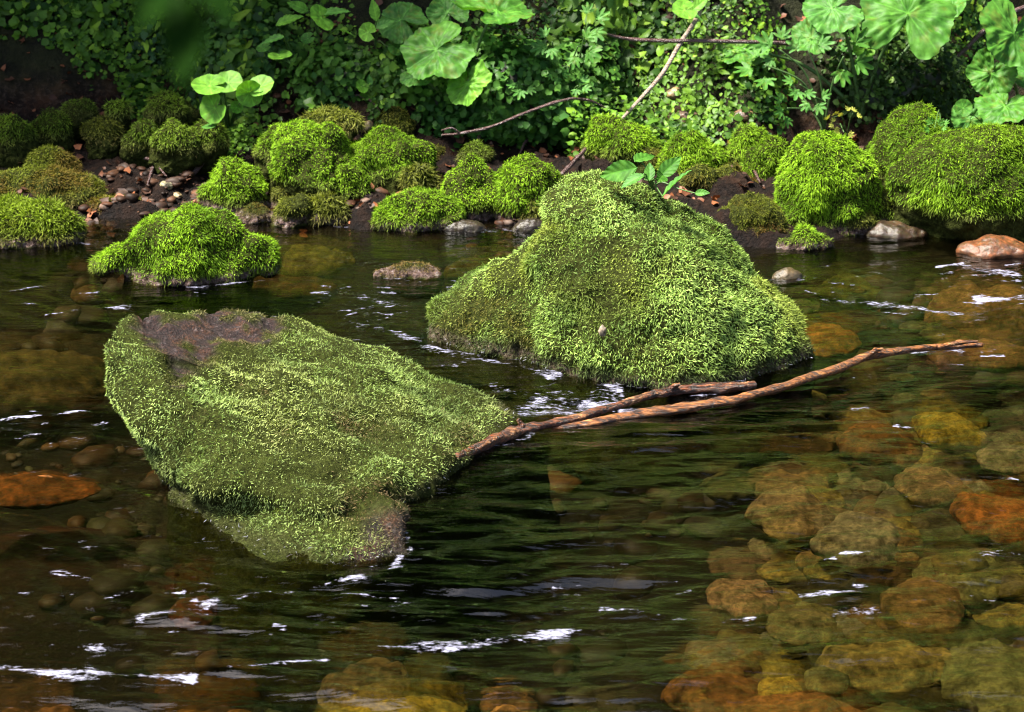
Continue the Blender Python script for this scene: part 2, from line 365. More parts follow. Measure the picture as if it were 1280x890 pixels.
wu = wx * math.cos(th) + wy * math.sin(th); wv = -wx * math.sin(th) + wy * math.cos(th) - 0.16 * (wx.clip(-2, 2) - .45) ** 2
warp = 0.06 * fbm(p3(wx * 2.2, wy * 2.2), 2, 31)
calm = 0.55 + 0.75 * sstep(4.3, 3.4, wy)
wz = 0.0058 * fbm(p3((wu + warp) * 2.6, (wv + warp) * 6.5), 2, 32) + 0.0038 * fbm(p3(wu * 4.5 + 4 * warp, (wv + warp) * 21), 2, 33) * calm + 0.0026 * fbm(p3(wu * 12, (wv + warp) * 52), 2, 34) * calm
foam_glint = np.zeros_like(wx)
for pts, w, s in FOAM_GLINT:
    P = [tuple(on(*q)[:2]) for q in pts]
    d = polydist(wx, wy, P) + 0.5 * w * fbm(p3(wx * 9, wy * 9), 2, 40)
    foam_glint = np.maximum(foam_glint, s * (.92 + .30 * fbm(p3(wx * 17, wy * 17), 2, 43)) * np.exp(-(d / (.8 * w)) ** 2))
turb = pxblob(wx, wy, [(690, 490, .16, .14, 1), (480, 410, .16, .1, .8), (1130, 385, .25, .12, .8), (250, 730, .35, .12, .8)])
wz = wz + turb * 0.0045 * fbm(p3(wx * 26, wy * 26), 3, 35) + 0.002 * foam_glint
cx, cy = on(860, 560)[:2]; wz = wz + 0.009 * np.exp(-((wx - cx) / .35) ** 2 - ((wy - cy) / .16) ** 2)
cx, cy = on(620, 740)[:2]; wz = wz - 0.003 * np.exp(-((wx - cx) / .4) ** 2 - ((wy - cy) / .10) ** 2)
water = link('water', mesh_np('water', p3(wx, wy, wz), [wf], attrs={'foam_glint': foam_glint}), M_WATER)
tag(water, 'clear rippling stream water with painted white streaks of bubbles and sky glint', 'water', kind='structure')

# ------------------------------------------------------------------ boulders by distance fields
def hull_planes(P):
    bm = bmesh.new()
    for p in P: bm.verts.new(p)
    bmesh.ops.convex_hull(bm, input=bm.verts); bm.normal_update()
    c = np.mean(P, 0); n = []; d = []
    for f in bm.faces:
        nn = np.array(f.normal); dd = nn @ np.array(f.verts[0].co)
        if nn @ c > dd: nn, dd = -nn, -dd
        n.append(nn); d.append(dd)
    bm.free(); return np.array(n), np.array(d)
def sd_hull(P, k):
    n, d = hull_planes(P)
    def f(X):
        v = (X @ n.T - d) / k; m = v.max(-1)
        return k * (m + np.log(np.exp(v - m[..., None]).sum(-1))) - k * 1.1
    return f
def sd_ell(c, r, rz=0.0):
    c = np.array(c); r = np.array(r); ca, sa = math.cos(rz), math.sin(rz)
    def f(X):
        q = X - c; q = np.stack([q[..., 0] * ca + q[..., 1] * sa, -q[..., 0] * sa + q[..., 1] * ca, q[..., 2]], -1)
        k0 = np.linalg.norm(q / r, axis=-1); k1 = np.linalg.norm(q / (r * r), axis=-1)
        return k0 * (k0 - 1) / np.maximum(k1, 1e-9)
    return f
def smin(fs, k):
    def f(X):
        r = fs[0](X)
        for g in fs[1:]:
            b = g(X); h = np.clip(0.5 + 0.5 * (b - r) / k, 0, 1)
            r = b * (1 - h) + r * h - k * h * (1 - h)
        return r
    return f
def star(c, sdf, sub, rmax):
    D, T = ico(sub); c = np.array(c)
    rs = np.linspace(rmax, 0.0, 70); r = np.zeros(len(D)); done = np.zeros(len(D), bool)
    for a in rs:
        m = ~done
        ins = sdf(c + D[m] * a) < 0
        idx = np.where(m)[0][ins]; r[idx] = a; done[idx] = True
        if done.all(): break
    lo = r; hi = r + rmax / 69
    for _ in range(9):
        mid = (lo + hi) / 2; ins = sdf(c + D * mid[:, None]) < 0
        lo = np.where(ins, mid, lo); hi = np.where(ins, hi, mid)
    return c + D * lo[:, None], T

def moss_mesh(V, T, n, L, W, mask, color, flow=0.9, out=0.55, jit=0.45, droop=0.5, seed=0, curl=0.0):
    """thousands of drooping strands rooted on a rock surface"""
    g = np.random.default_rng(seed)
    VN = vnormals(V, T)
    a = np.linalg.norm(np.cross(V[T[:, 1]] - V[T[:, 0]], V[T[:, 2]] - V[T[:, 0]]), axis=1)
    f = T[g.choice(len(T), n, p=a / a.sum())]
    u = g.random((n, 2)); s = u.sum(1) > 1; u[s] = 1 - u[s]; w = np.stack([1 - u.sum(1), u[:, 0], u[:, 1]], -1)
    P = (V[f] * w[..., None]).sum(1); Nn = unit((VN[f] * w[..., None]).sum(1))
    keep = g.random(n) < mask(P, Nn); P, Nn = P[keep], Nn[keep]; n = len(P)
    down = np.array([0, 0, -1.0]); tang = down - (Nn @ down)[:, None] * Nn
    swirl = np.stack([fbm(P * 14, 2, 50 + seed), fbm(P * 14, 2, 53 + seed), fbm(P * 14, 2, 56 + seed)], -1)
    d = unit(tang * flow + Nn * out * (0.7 + 0.6 * g.random((n, 1))) + swirl * 0.55 + g.normal(0, jit, (n, 3)))
    d = unit(d - np.minimum((d * Nn).sum(1), 0.12)[:, None] * Nn + 0.12 * Nn) if True else d
    ln = L * (0.55 + 0.8 * g.random(n)) * (1 + 0.35 * fbm(P * 9, 2, 70 + seed))
    wd = unit(np.cross(d, Nn) + g.normal(0, .55, (n, 3)))
    wd = unit(wd - (wd * d).sum(1)[:, None] * d) * (W * (0.7 + 0.6 * g.random(n)))[:, None]
    p0 = P - Nn * 0.003
    p1 = p0 + d * (ln * 0.5)[:, None]
    d2 = unit(d + droop * (0.6 + 0.8 * g.random((n, 1))) * down + curl * g.normal(0, 1, (n, 3)))
    p2 = p1 + d2 * (ln * 0.55)[:, None]
    Vv = np.stack([p0 - wd * .6, p0 + wd * .6, p1 + wd, p1 - wd, p2], 1).reshape(-1, 3)
    b = np.arange(n) * 5
    quads = np.stack([b, b + 1, b + 2, b + 3], -1); tris = np.stack([b + 3, b + 2, b + 4], -1)
    c = color(P, Nn, g)
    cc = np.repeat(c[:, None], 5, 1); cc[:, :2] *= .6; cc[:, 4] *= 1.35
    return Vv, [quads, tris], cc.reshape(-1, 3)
def lerp(a, b, t): return np.asarray(a) * (1 - t[:, None]) + np.asarray(b) * t[:, None]
def rubble(V, T, amp, sc, seed):
    n = vnormals(V, T); return V + n * (amp * fbm(V * sc, 4, seed))[:, None]
def pblob(P, lst):
    q = proj(P); r = np.zeros(len(P))
    for (x, y, rad, *s) in lst:
        r = np.maximum(r, (s[0] if s else 1) * np.exp(-((q[:, 0] - x) ** 2 + ((q[:, 1] - y) * 1.3) ** 2) / rad ** 2))
    return r

def finish(root, loc, V, T, mossattr, strands, rim=1.0):
    loc = np.array(loc)
    rk = link('rock', mesh_np('rock', V - loc, [T], attrs={'moss': mossattr, 'rim': np.full(len(V), rim)}), M_ROCK, root)
    if strands is not None:
        mv, mf, mc = strands
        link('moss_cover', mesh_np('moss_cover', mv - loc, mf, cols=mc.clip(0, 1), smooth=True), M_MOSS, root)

# ---- the tilted slab with the bare patch
Lp = [at(*q) for q in [(124, 428, 3.50), (163, 394, 3.75), (260, 390, 3.95), (362, 395, 4.0), (452, 430, 3.98), (565, 478, 3.86), (662, 522, 3.77),
                       (590, 565, 3.56), (505, 612, 3.34), (415, 638, 3.17), (345, 632, 3.20), (285, 618, 3.25), (195, 558, 3.37), (143, 512, 3.43), (330, 480, 3.69)]]
Lb = [(-.50, 3.45, -.30), (-.5, 3.95, -.3), (-.2, 3.95, -.3), (.12, 3.76, -.30), (-.08, 3.45, -.3), (-.30, 3.34, -.3)]
low = [on(*q) + [0, 0, z] for q in [(205, 612), (300, 688), (370, 704), (440, 708), (514, 693), (510, 640)] for z in (0, -.3)] + \
      [on(*q, z) for q, z in [((285, 640), .030), ((350, 652), .038), ((420, 660), .038), ((475, 655), .042), ((502, 664), .030), ((492, 626), .046)]]
sdl = smin([sd_hull(np.array(Lp + [np.array(q) for q in Lb]), 0.008), sd_hull(np.array(low), 0.007),
            sd_ell(at(165, 470, 3.50) + [0.035, .03, -.02], (.10, .10, .075)),
            sd_ell(at(325, 596, 3.27) + [0, 0.03, -.012], (.15, .085, .05), .12),
            sd_ell(at(400, 470, 3.86) + [0, 0, -.06], (.26, .13, .075), -.35)], 0.016)
cl = np.array([-.34, 3.56, 0.0])
V, T = star(cl, sdl, 7, 0.8)
V = rubble(V, T, 0.018, 6, 3); V = rubble(V, T, 0.010, 19, 5)
BARE = [(188, 408, 24), (215, 424, 30), (250, 420, 32), (290, 408, 30), (335, 408, 22), (228, 452, 26), (220, 472, 15), (256, 440, 22), (318, 414, 24), (335, 396, 18, .6), (265, 398, 26, .8)]
vn = vnormals(V, T)
hol = pblob(V, BARE) * (vn[:, 2] > 0)
V = V - vn * (0.018 * sstep(.45, .8, hol))[:, None]
WORN = [(245, 516, 16, .9), (300, 482, 15, .7), (330, 488, 12, .7), (450, 640, 48, 1), (480, 615, 42, .95), (410, 590, 42, .8), (345, 535, 36, .5), (500, 655, 40, 1), (560, 560, 50, .55), (470, 540, 50, .5), (590, 530, 30, .5), (440, 540, 25, .4), (175, 405, 20, .8)]
def bare_l(P): return sstep(.46, .68, pblob(P, BARE) + 0.36 * fbm(P * 26, 4, 8))
def mask_l(P, Nn):
    w = pblob(P, WORN) + 0.25 * fbm(P * 16, 3, 12)
    return (1 - bare_l(P)) * (1 - .35 * sstep(.28, .6, fbm(P * 15, 3, 61))) * (1 - 0.55 * sstep(.45, .9, w)) * sstep(-.01, .02, P[:, 2]) * sstep(-.75, -.35, Nn[:, 2])
def col_l(P, Nn, g):
    n = len(P)
    t = np.clip(.5 + .55 * fbm(P * 7, 3, 14) + g.normal(0, .28, n), 0, 1)
    c = lerp((.085, .13, .026), (.31, .41, .125), t)
    c = lerp(c, (.25, .27, .085), .5 * sstep(.1, .55, fbm(P * 5, 3, 63))); c = lerp(c, (.06, .09, .025), .55 * sstep(.12, .5, fbm(P * 6 + 9, 3, 64)))
    c = lerp(c, (.09, .06, .03), .8 * sstep(.12, .42, pblob(P, BARE) + .2 * fbm(P * 26, 4, 8)))
    w = sstep(.3, .8, pblob(P, WORN) + .35 * fbm(P * 12, 3, 12) + g.normal(0, .12, n))
    c = lerp(c, (.11, .060, .032), w * .85)
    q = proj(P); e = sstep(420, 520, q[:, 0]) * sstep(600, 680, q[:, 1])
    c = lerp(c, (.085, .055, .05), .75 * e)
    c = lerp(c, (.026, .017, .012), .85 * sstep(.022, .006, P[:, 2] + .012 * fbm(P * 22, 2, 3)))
    fl = (P[:, 2] < .012) & (g.random(n) < .12); c[fl] = (.20, .20, .22)
    return c * (0.75 + .5 * g.random((n, 1)))
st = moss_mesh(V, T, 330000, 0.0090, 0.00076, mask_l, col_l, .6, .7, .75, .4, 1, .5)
loc = (-.34, 3.56, -.2)
r = thing('mossy_boulder', 'long slanting mossy boulder with a bare dark patch on its high end', 'boulder', loc, 'big mossy boulders standing in the stream')
ledge = sstep(.25, .7, pblob(V, [(492, 668, 44), (455, 700, 30)])) * sstep(.062, .045, V[:, 2])
finish(r, loc, V, T, (1 - bare_l(V)) * (1 - .9 * ledge), st, .05)

# ---- the domed boulder with the seedling
Rp = [at(*q) for q in [(685, 262, 4.22), (712, 233, 4.25), (748, 225, 4.28), (800, 236, 4.26), (868, 256, 4.28), (905, 285, 4.25), (937, 312, 4.24), (968, 362, 4.22), (1000, 415, 4.2), (678, 292, 4.15), (760, 290, 4.08), (850, 300, 4.06),
                       (700, 400, 4.02), (800, 400, 3.96), (900, 395, 3.98), (965, 380, 4.1)]]
Rw = [on(*q) for q in [(700, 458), (760, 478), (830, 487), (905, 478), (965, 462), (1000, 446)]]
Rb = [on(*q) + [0, 0, -.25] for q in [(690, 455), (760, 480), (830, 489), (920, 480), (1010, 447), (960, 400), (700, 400)]]
arm = [at(*q) for q in [(538, 385, 4.30), (600, 341, 4.36), (662, 306, 4.3), (680, 315, 4.2), (535, 405, 4.24), (620, 400, 4.18), (700, 400, 4.1)]] + \
      [on(*q) + [0, 0, z] for q in [(535, 425), (570, 434), (640, 440), (700, 456), (560, 400)] for z in (0, -.2)]
skirt = [on(*q) + [0, 0, z] for q, z in [((820, 478), .07), ((900, 465), .09), ((960, 450), .08), ((830, 489), 0), ((920, 481), 0), ((1010, 446), .0), ((1018, 440), -.02), ((980, 420), .1), ((830, 489), -.2), ((1016, 444), -.2), ((900, 430), .12), ((900, 430), -.1)]]
sdr = smin([sd_hull(np.array(Rp + Rw + Rb), 0.010), sd_hull(np.array(arm), 0.009), sd_hull(np.array(skirt), .008),
            sd_ell(at(752, 262, 4.25), (.128, .13, .075)), sd_hull(np.array([at(*q) for q in [(680, 300, 4.2), (640, 325, 4.28), (700, 300, 4.12), (720, 400, 4.02), (640, 400, 4.16), (700, 300, 4.35), (800, 300, 4.1), (760, 440, 3.98)]]), .01)], 0.03)
cr = np.array([.24, 4.2, 0.02])
V, T = star(cr, sdr, 7, 0.75)
V = rubble(V, T, 0.018, 6, 13); V = rubble(V, T, 0.013, 17, 15)
OLIVE = [(600, 385, 32), (640, 405, 34), (580, 400, 26), (560, 415, 26), (655, 430, 25), (625, 375, 20), (800, 440, 30, .5), (830, 460, 34, .5)]
def mask_r(P, Nn):
    return (1 - .6 * sstep(.28, .6, fbm(P * 13, 3, 62))) * sstep(-.008, .022, P[:, 2]) * sstep(-.8, -.4, Nn[:, 2]) * (1 - .35 * sstep(.5, 1, pblob(P, OLIVE) + .2 * fbm(P * 20, 2, 3)))
def col_r(P, Nn, g):
    n = len(P)
    t = np.clip(.55 + .5 * fbm(P * 8, 3, 24) + g.normal(0, .28, n), 0, 1)
    c = lerp((.085, .145, .022), (.31, .44, .105), t)
    c = lerp(c, (.20, .22, .03), .6 * sstep(.1, .5, fbm(P * 5, 3, 65))); c = lerp(c, (.06, .10, .022), .55 * sstep(.12, .5, fbm(P * 6 + 9, 3, 66)))
    w = sstep(.35, .8, pblob(P, OLIVE) + .3 * fbm(P * 15, 3, 22) + g.normal(0, .12, n))
    c = lerp(c, lerp((.12, .085, .02), (.10, .105, .02), g.random(n)), w * .85)
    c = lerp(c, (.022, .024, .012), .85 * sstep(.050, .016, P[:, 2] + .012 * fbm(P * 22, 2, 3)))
    fl = (P[:, 2] < .012) & (g.random(n) < .12); c[fl] = (.20, .20, .22)
    return c * (0.72 + .56 * g.random((n, 1)))
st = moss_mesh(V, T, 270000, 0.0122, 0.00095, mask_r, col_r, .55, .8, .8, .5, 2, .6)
loc = (.24, 4.2, -.15)
r = thing('mossy_boulder', 'tall domed mossy boulder with a leafy seedling growing on top', 'boulder', loc, 'big mossy boulders standing in the stream')
finish(r, loc, V, T, np.ones(len(V)), st, .5)
RB_V, RB_T = V, T
tag(link('pebble', mesh_np('pebble', ico(3)[0] * [.008, .005, .013] * (1 + .15 * fbm(ico(3)[0] * 2, 2, 3))[:, None], [ico(3)[1]]), M_STONE, None, at(753, 414, 3.955)),
    'tiny pale fleck of stone caught in the moss of the domed boulder', 'pebble').color = (.30, .25, .22, 1)

# ---- the moss cushions and stones along the far bank
BRIGHT = ((.060, .125, .004), (.215, .375, .015))
OLIV = ((.06, .07, .008), (.15, .17, .02))
BROWN = ((.070, .065, .008), (.16, .20, .018))
DARK = ((.05, .085, .008), (.18, .28, .022))
def mossy_stone(box, label, pal, base=None, dens=1.0, L=.0125, seed=0, lobes=(), brown=0.0, deep=.8, rim=1.0, lift=0.0, sink=.04, group='moss covered stones along the far bank'):
    x0, y0, x1, y1 = box
    pc = hit((x0 + x1) / 2, y1 - 1) if base is None else on((x0 + x1) / 2, y1 - 1, base)
    pc = np.array(pc); zb = pc[2] + lift
    sc = np.linalg.norm(pc - CAM) / F
    a = (x1 - x0) / 2 * sc; a = a - L * .35
    b = a * deep
    yc = pc[1] + b * .85
    top = at((x0 + x1) / 2, y0, yc)[2] - L * .3
    c = at((x0 + x1) / 2, y1, yc); c = np.array([c[0], yc, zb])
    h = max(top - zb, .02)
    fs = [sd_ell((c[0], yc, zb + h * .15 - sink * .5), (a, b, h * .85 + sink * .5))]
    for (lx, ly, lr, lh) in lobes:           # fractions of half width / depth, radius, height
        fs.append(sd_ell((c[0] + lx * a, yc + ly * b, zb + h * lh * .4), (lr * a, lr * b, h * lh * .62)))
    sdf = smin(fs, .03)
    V, T = star(c + [0, 0, h * .3], sdf, 6, max(a, b, h) * 1.9)
    V = rubble(V, T, .17 * min(a, h) , 1.7 / a, 80 + seed); V = rubble(V, T, .011, 20, 90 + seed)
    area = 2 * math.pi * a * (b + h) * .9
    n = int(np.clip(area * 110000 * dens * (.018 / L) ** 1.5, 1500, 60000))
    zr = max(zb, 0.0)
    def mask(P, Nn): return sstep(zr + .002, zr + .030, P[:, 2] + .012 * fbm(P * 18, 2, seed)) * sstep(-.75, -.3, Nn[:, 2])
    def color(P, Nn, g):
        k = len(P); t = np.clip(.5 + .45 * fbm(P * 11, 3, 24 + seed) + g.normal(0, .25, k), 0, 1)
        cc = lerp(*pal, t) * (.8 + .4 * ((seed * 37) % 10) / 10)
        if brown: cc = lerp(cc, (.12, .055, .015), brown * sstep(-.1, .4, fbm(P * 9, 3, 34 + seed)))
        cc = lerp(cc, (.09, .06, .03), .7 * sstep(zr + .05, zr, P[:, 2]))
        return cc * (0.75 + .5 * g.random((k, 1)))
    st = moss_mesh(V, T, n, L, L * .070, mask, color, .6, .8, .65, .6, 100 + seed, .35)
    loc = (c[0], yc, zb)
    r = thing('mossy_stone', label, 'stone', loc, group)
    finish(r, loc, V, T, np.ones(len(V)), st, rim)
    return r
Q = mossy_stone
Q((148, 260, 318, 356), 'bright green mossy stone standing alone in the water behind the slanting boulder', BRIGHT, 0.0, 1.1, seed=1, lobes=[(-.85, .05, .55, .42), (.75, 0, .62, .62), (.2, 0, .7, .9)], deep=.7)
Q((-40, 205, 130, 264), 'brownish two humped mossy mound at the left edge of the bank', BROWN, 0.02, seed=2, lobes=[(.15, .8, .45, 1.25), (.6, .1, .5, .6)], brown=.55, L=.014, deep=.6)
Q((-70, 250, 112, 310), 'low olive mossy stone at the left edge beside the water', ((.06, .085, .006), (.18, .26, .016)), 0.0, seed=3, brown=.35, L=.018, deep=.5)
Q((72, 242, 192, 272), 'flat rusty moss hump at the shore between the left mounds and the bare gravel', BROWN, 0.0, seed=4, brown=.6, L=.014, deep=.6)
Q((258, 197, 334, 262), 'round bright moss cushion standing alone at the shore beside the gravel', BRIGHT, 0.015, seed=5, deep=.9)
Q((318, 152, 408, 205), 'upper left moss hump of the big bright cluster below the creepers', BRIGHT, .12, seed=6)
Q((335, 162, 448, 240), 'largest moss cushion of the bright cluster with a steep shaggy front', BRIGHT, .06, seed=7, lobes=[(-.2, .2, .7, 1.05)])
Q((370, 135, 452, 172), 'dim moss cushion at the back of the bright cluster under the creepers', OLIV, .17, seed=8, L=.02)
Q((402, 168, 545, 232), 'wide bright moss cushion in the middle of the shore cluster', BRIGHT, .06, seed=9, lobes=[(-.5, -.3, .55, .8), (.35, .2, .6, .95)])
Q((400, 205, 468, 255), 'small moss hump tucked below the wide cushion at its left end', BRIGHT, .03, seed=10)
Q((384, 242, 442, 283), 'small dull moss tuft at the waterline left of the low front cushion', OLIV, .0, seed=11, L=.018)
Q((458, 234, 580, 290), 'low front moss cushion touching the water with a pale wet rim', BRIGHT, .0, seed=12, lobes=[(.4, 0, .6, .75)], deep=.6)
Q((498, 207, 552, 248), 'olive moss hump wedged behind the low front cushion', OLIV, .04, seed=13, L=.02)
Q((545, 200, 630, 268), 'left one of the twin shaggy moss cushions below the arching twig', BRIGHT, .02, seed=14, L=.013)
Q((606, 196, 704, 276), 'right one of the twin shaggy moss cushions next to the domed boulder', BRIGHT, .01, seed=15, L=.013, lobes=[(.4, 0, .65, .8)])
Q((640, 250, 690, 284), 'small moss tuft at the foot of the right twin cushion', OLIV, .0, seed=16, L=.02)
Q((728, 152, 822, 200), 'yellow green moss clump behind the seedling on the domed boulder', BRIGHT, .1, seed=17, lobes=[(-.4, 0, .5, 1.1)])
Q((820, 162, 906, 225), 'moss cushion directly behind the seedling of the domed boulder', BRIGHT, .06, seed=18)
Q((903, 158, 964, 207), 'small moss cushion half hidden behind the leaning moss hump', BRIGHT, .09, seed=19)
Q((926, 173, 994, 235), 'leaning moss hump between two larger cushions on the bank', BRIGHT, .05, seed=20)
Q((957, 169, 1096, 288), 'big egg shaped moss cushion with long shaggy strands', BRIGHT, .015, seed=21, L=.0135, deep=.7, dens=1.2)
Q((1080, 139, 1205, 232), 'upper moss cushion of the overhanging pair near the right edge', BRIGHT, .09, seed=22, L=.0135, deep=.9, lift=.0, dens=1.1)
Q((1112, 166, 1330, 275), 'widest moss cushion overhanging a dark hollow at the right edge', BRIGHT, .06, seed=23, L=.014, deep=.6, lift=.0, rim=0, lobes=[(-.55, 0, .45, .8), (.5, 0, .5, 1.0)], dens=1.2)
Q((964, 284, 1042, 316), 'low moss tuft on a wet stone at the foot of the egg shaped cushion', BRIGHT, .0, seed=24, L=.0135, deep=.6)
Q((884, 208, 950, 250), 'dull brown mossy lump beside the domed boulder', BROWN, .03, seed=25, L=.0135, brown=.5)
Q((1000, 215, 1, 1) if False else (892, 244, 988, 304), 'reddish brown mossy bank stone right behind the domed boulder', BROWN, .0, seed=26, L=.009, brown=.9)
for k, (bx, lb, pl) in enumerate([((334, 224, 394, 264), 'small moss hump on the dark shore below the largest cluster cushion', OLIV), ((466, 138, 522, 174), 'dim moss hump behind the wide cushion', OLIV),
        ((500, 176, 560, 210), 'brown mossy hump between the wide and the twin cushions', BROWN), ((570, 178, 622, 206), 'dark moss tuft in the hollow behind the left twin cushion', DARK),
        ((850, 204, 905, 242), 'olive moss tuft on the shore right behind the domed boulder', OLIV), ((1082, 232, 1124, 284), 'narrow dark moss tuft in the hollow beside the egg shaped cushion', DARK),
        ((296, 236, 340, 268), 'tiny moss tuft at the shore right of the lone round cushion', OLIV), ((760, 176, 830, 216), 'dull moss hump under the yellow green clump', OLIV)]):
    Q(bx, lb, pl, None, seed=50 + k, L=.013, brown=.3)
Q((880, 268, 940, 302), 'low brown green moss strip at the waterline touching the domed boulder', BROWN, .0, seed=71, L=.010, brown=.5, deep=.6)
Q((1046, 262, 1100, 296), 'low olive moss tuft in front of the narrow dark hollow', OLIV, .0, seed=72, L=.012, deep=.6)
Q((290, 254, 350, 280), 'low rusty moss strip at the waterline below the lone round cushion', BROWN, .0, seed=73, L=.010, brown=.5, deep=.6)
Q((340, 246, 396, 284), 'low green moss hump at the waterline left of the small dull tuft', OLIV, .0, seed=74, L=.012, deep=.6)
for i, (bx, lb) in enumerate([((40, 137, 92, 180), 'dark moss tuft on the shaded bank above the two humped mound'), ((104, 144, 160, 184), 'second shaded moss tuft from the left with drooping strands'),
        ((153, 152, 206, 190), 'shaded moss tuft over the bare gravel'), ((188, 150, 252, 198), 'wide shaded moss tuft below the hanging blurred leaf'),
        ((-8, 140, 46, 188), 'leftmost of the shaded moss tufts'), ((232, 152, 290, 190), 'shaded moss tuft at the foot of the round leaved sprout'),
        ((70, 124, 126, 152), 'back row shaded moss tuft with two lumps'), ((130, 122, 168, 150), 'small back row shaded moss tuft'), ((178, 114, 250, 152), 'largest back row shaded moss tuft')]):
    Q(bx, lb, DARK if i != 1 else OLIV, .11 + .05 * (bx[1] < 130), seed=30 + i, L=.014, group='shaded moss tufts on the left bank')

def deep_dark_at(x, y): return pxblob(x, y, DEEP_DARK).clip(0, 1)
# ------------------------------------------------------------------ bare and submerged stones
def river_stone(box, label, color, z=None, flat=.36, seed=0, name='river_stone', top=None, cat='stone', group='stones under the stream water', ang=0.0):
    x0, y0, x1, y1 = box; cxp, cyp = (x0 + x1) / 2, (y0 + y1) / 2
    if top is None:
        g = below(cxp, cyp, -.15); zz = float(hz(g[0], g[1]))
        zc = max(zz + .03, -.16) if z is None else z
        c = below(cxp, cyp, zc)
    else:
        c = on(cxp, y1, 0.0); zc = c[2]
    d = np.linalg.norm(c - CAM); a = (x1 - x0) / 2 * d / F
    if top is None: b = np.clip((y1 - y0) / 2 * d / F / .42, a * .45, a * 1.2); hh = min(a, b) * flat
    else: hh = (y1 - y0) * d / F * 1.1; b = a * .6; c = c + [0, b * .8, 0]
    D, T = ico(5)
    q = D
    V = q * [a, b, hh]; ca, sa = math.cos(ang), math.sin(ang)
    V = np.stack([V[:, 0] * ca - V[:, 1] * sa, V[:, 0] * sa + V[:, 1] * ca, V[:, 2]], -1)
    V = rubble(V, T, .20 * min(a, b), 1.3 / a, 200 + seed); V = rubble(V, T, .02 * a, 6 / a, 230 + seed)
    if top is None: c = c - [0, 0, hh * .6]
    o = link(name, mesh_np(name, V, [T]), M_WETSTONE if top else M_STONE, None, c)
    o.color = (*color, 1); tag(o, label, cat, group); return o
OR = (.24, .095, .026); YE = (.28, .22, .035); TAN = (.20, .145, .08); GR = (.19, .17, .115); GG = (.14, .15, .06); BR = (.15, .075, .025); DK = (.035, .025, .012)
for i, (bx, lb, c, z, *fl) in enumerate([
    ((1195, 582, 1310, 655), 'bright orange stone under water at the right edge', OR, -.05),
    ((1148, 494, 1232, 534), 'yellow olive stone under water below the long stick', YE, -.05),
    ((1055, 490, 1150, 548), 'dark brown stone under water next to the yellow olive one', BR, -.07),
    ((1020, 606, 1130, 676), 'large grey stone under water among brown ones', GR, -.07),
    ((940, 572, 1050, 636), 'large tan brown streaky stone under water beside deep dark water', TAN, -.09),
    ((1120, 555, 1210, 600), 'tan stone under water between the grey and the orange stones', TAN, -.06),
    ((1225, 515, 1300, 570), 'grey brown stone under water at the right edge above the orange one', GR, -.07),
    ((1150, 650, 1260, 710), 'olive stone under water below the orange one', GG, -.09),
    ((400, 848, 592, 915), 'big yellow olive stone under water at the bottom edge', YE, -.06),
    ((600, 838, 668, 905), 'pinkish tan stone under water next to the big yellow one', (.30, .17, .07), -.08),
    ((905, 850, 1110, 925), 'big orange brown stone at the bottom edge under shallow water', (.20, .10, .032), -.06),
    ((948, 808, 1004, 856), 'small mottled yellow stone under water', YE, -.07),
    ((835, 798, 960, 850), 'reddish brown stone under water left of the mottled yellow stone', BR, -.10),
    ((1010, 800, 1060, 835), 'small grey green pebble under water right of the mottled yellow one', GG, -.08),
    ((1035, 765, 1190, 820), 'olive brown stone under water beneath a white streak', (.20, .16, .05), -.08),
    ((1175, 775, 1300, 840), 'pale grey green stone under water at the right edge', GG, -.07),
    ((1225, 830, 1310, 880), 'mottled green stone under water in the bottom corner', GG, -.07),
    ((1060, 850, 1200, 900), 'dark olive stone under water in the right bottom corner', (.09, .085, .03), -.10),
    ((-60, 587, 122, 622), 'flat orange slab just under the water left of the slanting boulder', (.16, .06, .016), -.018, .2),
    ((-40, 400, 140, 475), 'wide olive stone under water left behind the slanting boulder', (.085, .07, .025), -.08),
    ((995, 384, 1075, 425), 'golden brown stone under water right of the domed boulder', (.24, .13, .03), -.05),
    ((1150, 318, 1310, 395), 'broad tan slab just under rippled water on the right', (.20, .125, .055), -.05),
    ((1165, 403, 1310, 440), 'tan slab with white streaks at the far end of the long stick', (.22, .13, .055), -.04),
    ((350, 285, 440, 325), 'olive stone under water behind the cushion stone', (.13, .13, .03), -.05),
    ((200, 826, 330, 872), 'rusty tan stone under deep water at the lower left', (.15, .075, .02), -.16),
    ((-30, 840, 90, 900), 'dark red brown stone in the left bottom corner', (.12, .06, .025), -.12),
    ((410, 770, 510, 830), 'brown grey stone seen through deeper water at the bottom', (.12, .09, .04), -.14),
    ((890, 680, 970, 720), 'pinkish pebble glimpsed in the deep dark channel', (.26, .17, .10), -.12),
    ((210, 690, 270, 740), 'rust red pebble under dark water below the slanting boulder', (.09, .03, .012), -.13),
    ((230, 310, 420, 345), 'brown sunken stone behind the lone mossy stone', (.09, .06, .02), -.08),
    ((560, 300, 660, 330), 'olive sunken stone before the twin cushions', (.10, .09, .025), -.06),
    ((1000, 322, 1130, 352), 'green sunken stone before the egg shaped cushion', (.10, .11, .025), -.06),
    ((1110, 690, 1210, 745), 'mid brown sunken stone under white streaks at the right', (.17, .11, .045), -.09),
    ((960, 720, 1050, 765), 'grey olive sunken stone right of the deep channel', (.15, .13, .06), -.09)]):
    river_stone(bx, lb, c, z, *fl, seed=i, ang=rng.uniform(-.4, .4))
river_stone((548, 278, 606, 291), 'flat wet stone at the waterline under the left twin cushion', (.014, .009, .007), top=1, seed=78, group='bare wet stones at the waterline')
river_stone((640, 278, 684, 291), 'flat wet stone at the waterline under the right twin cushion', (.014, .009, .007), top=1, seed=110, group='bare wet stones at the waterline')
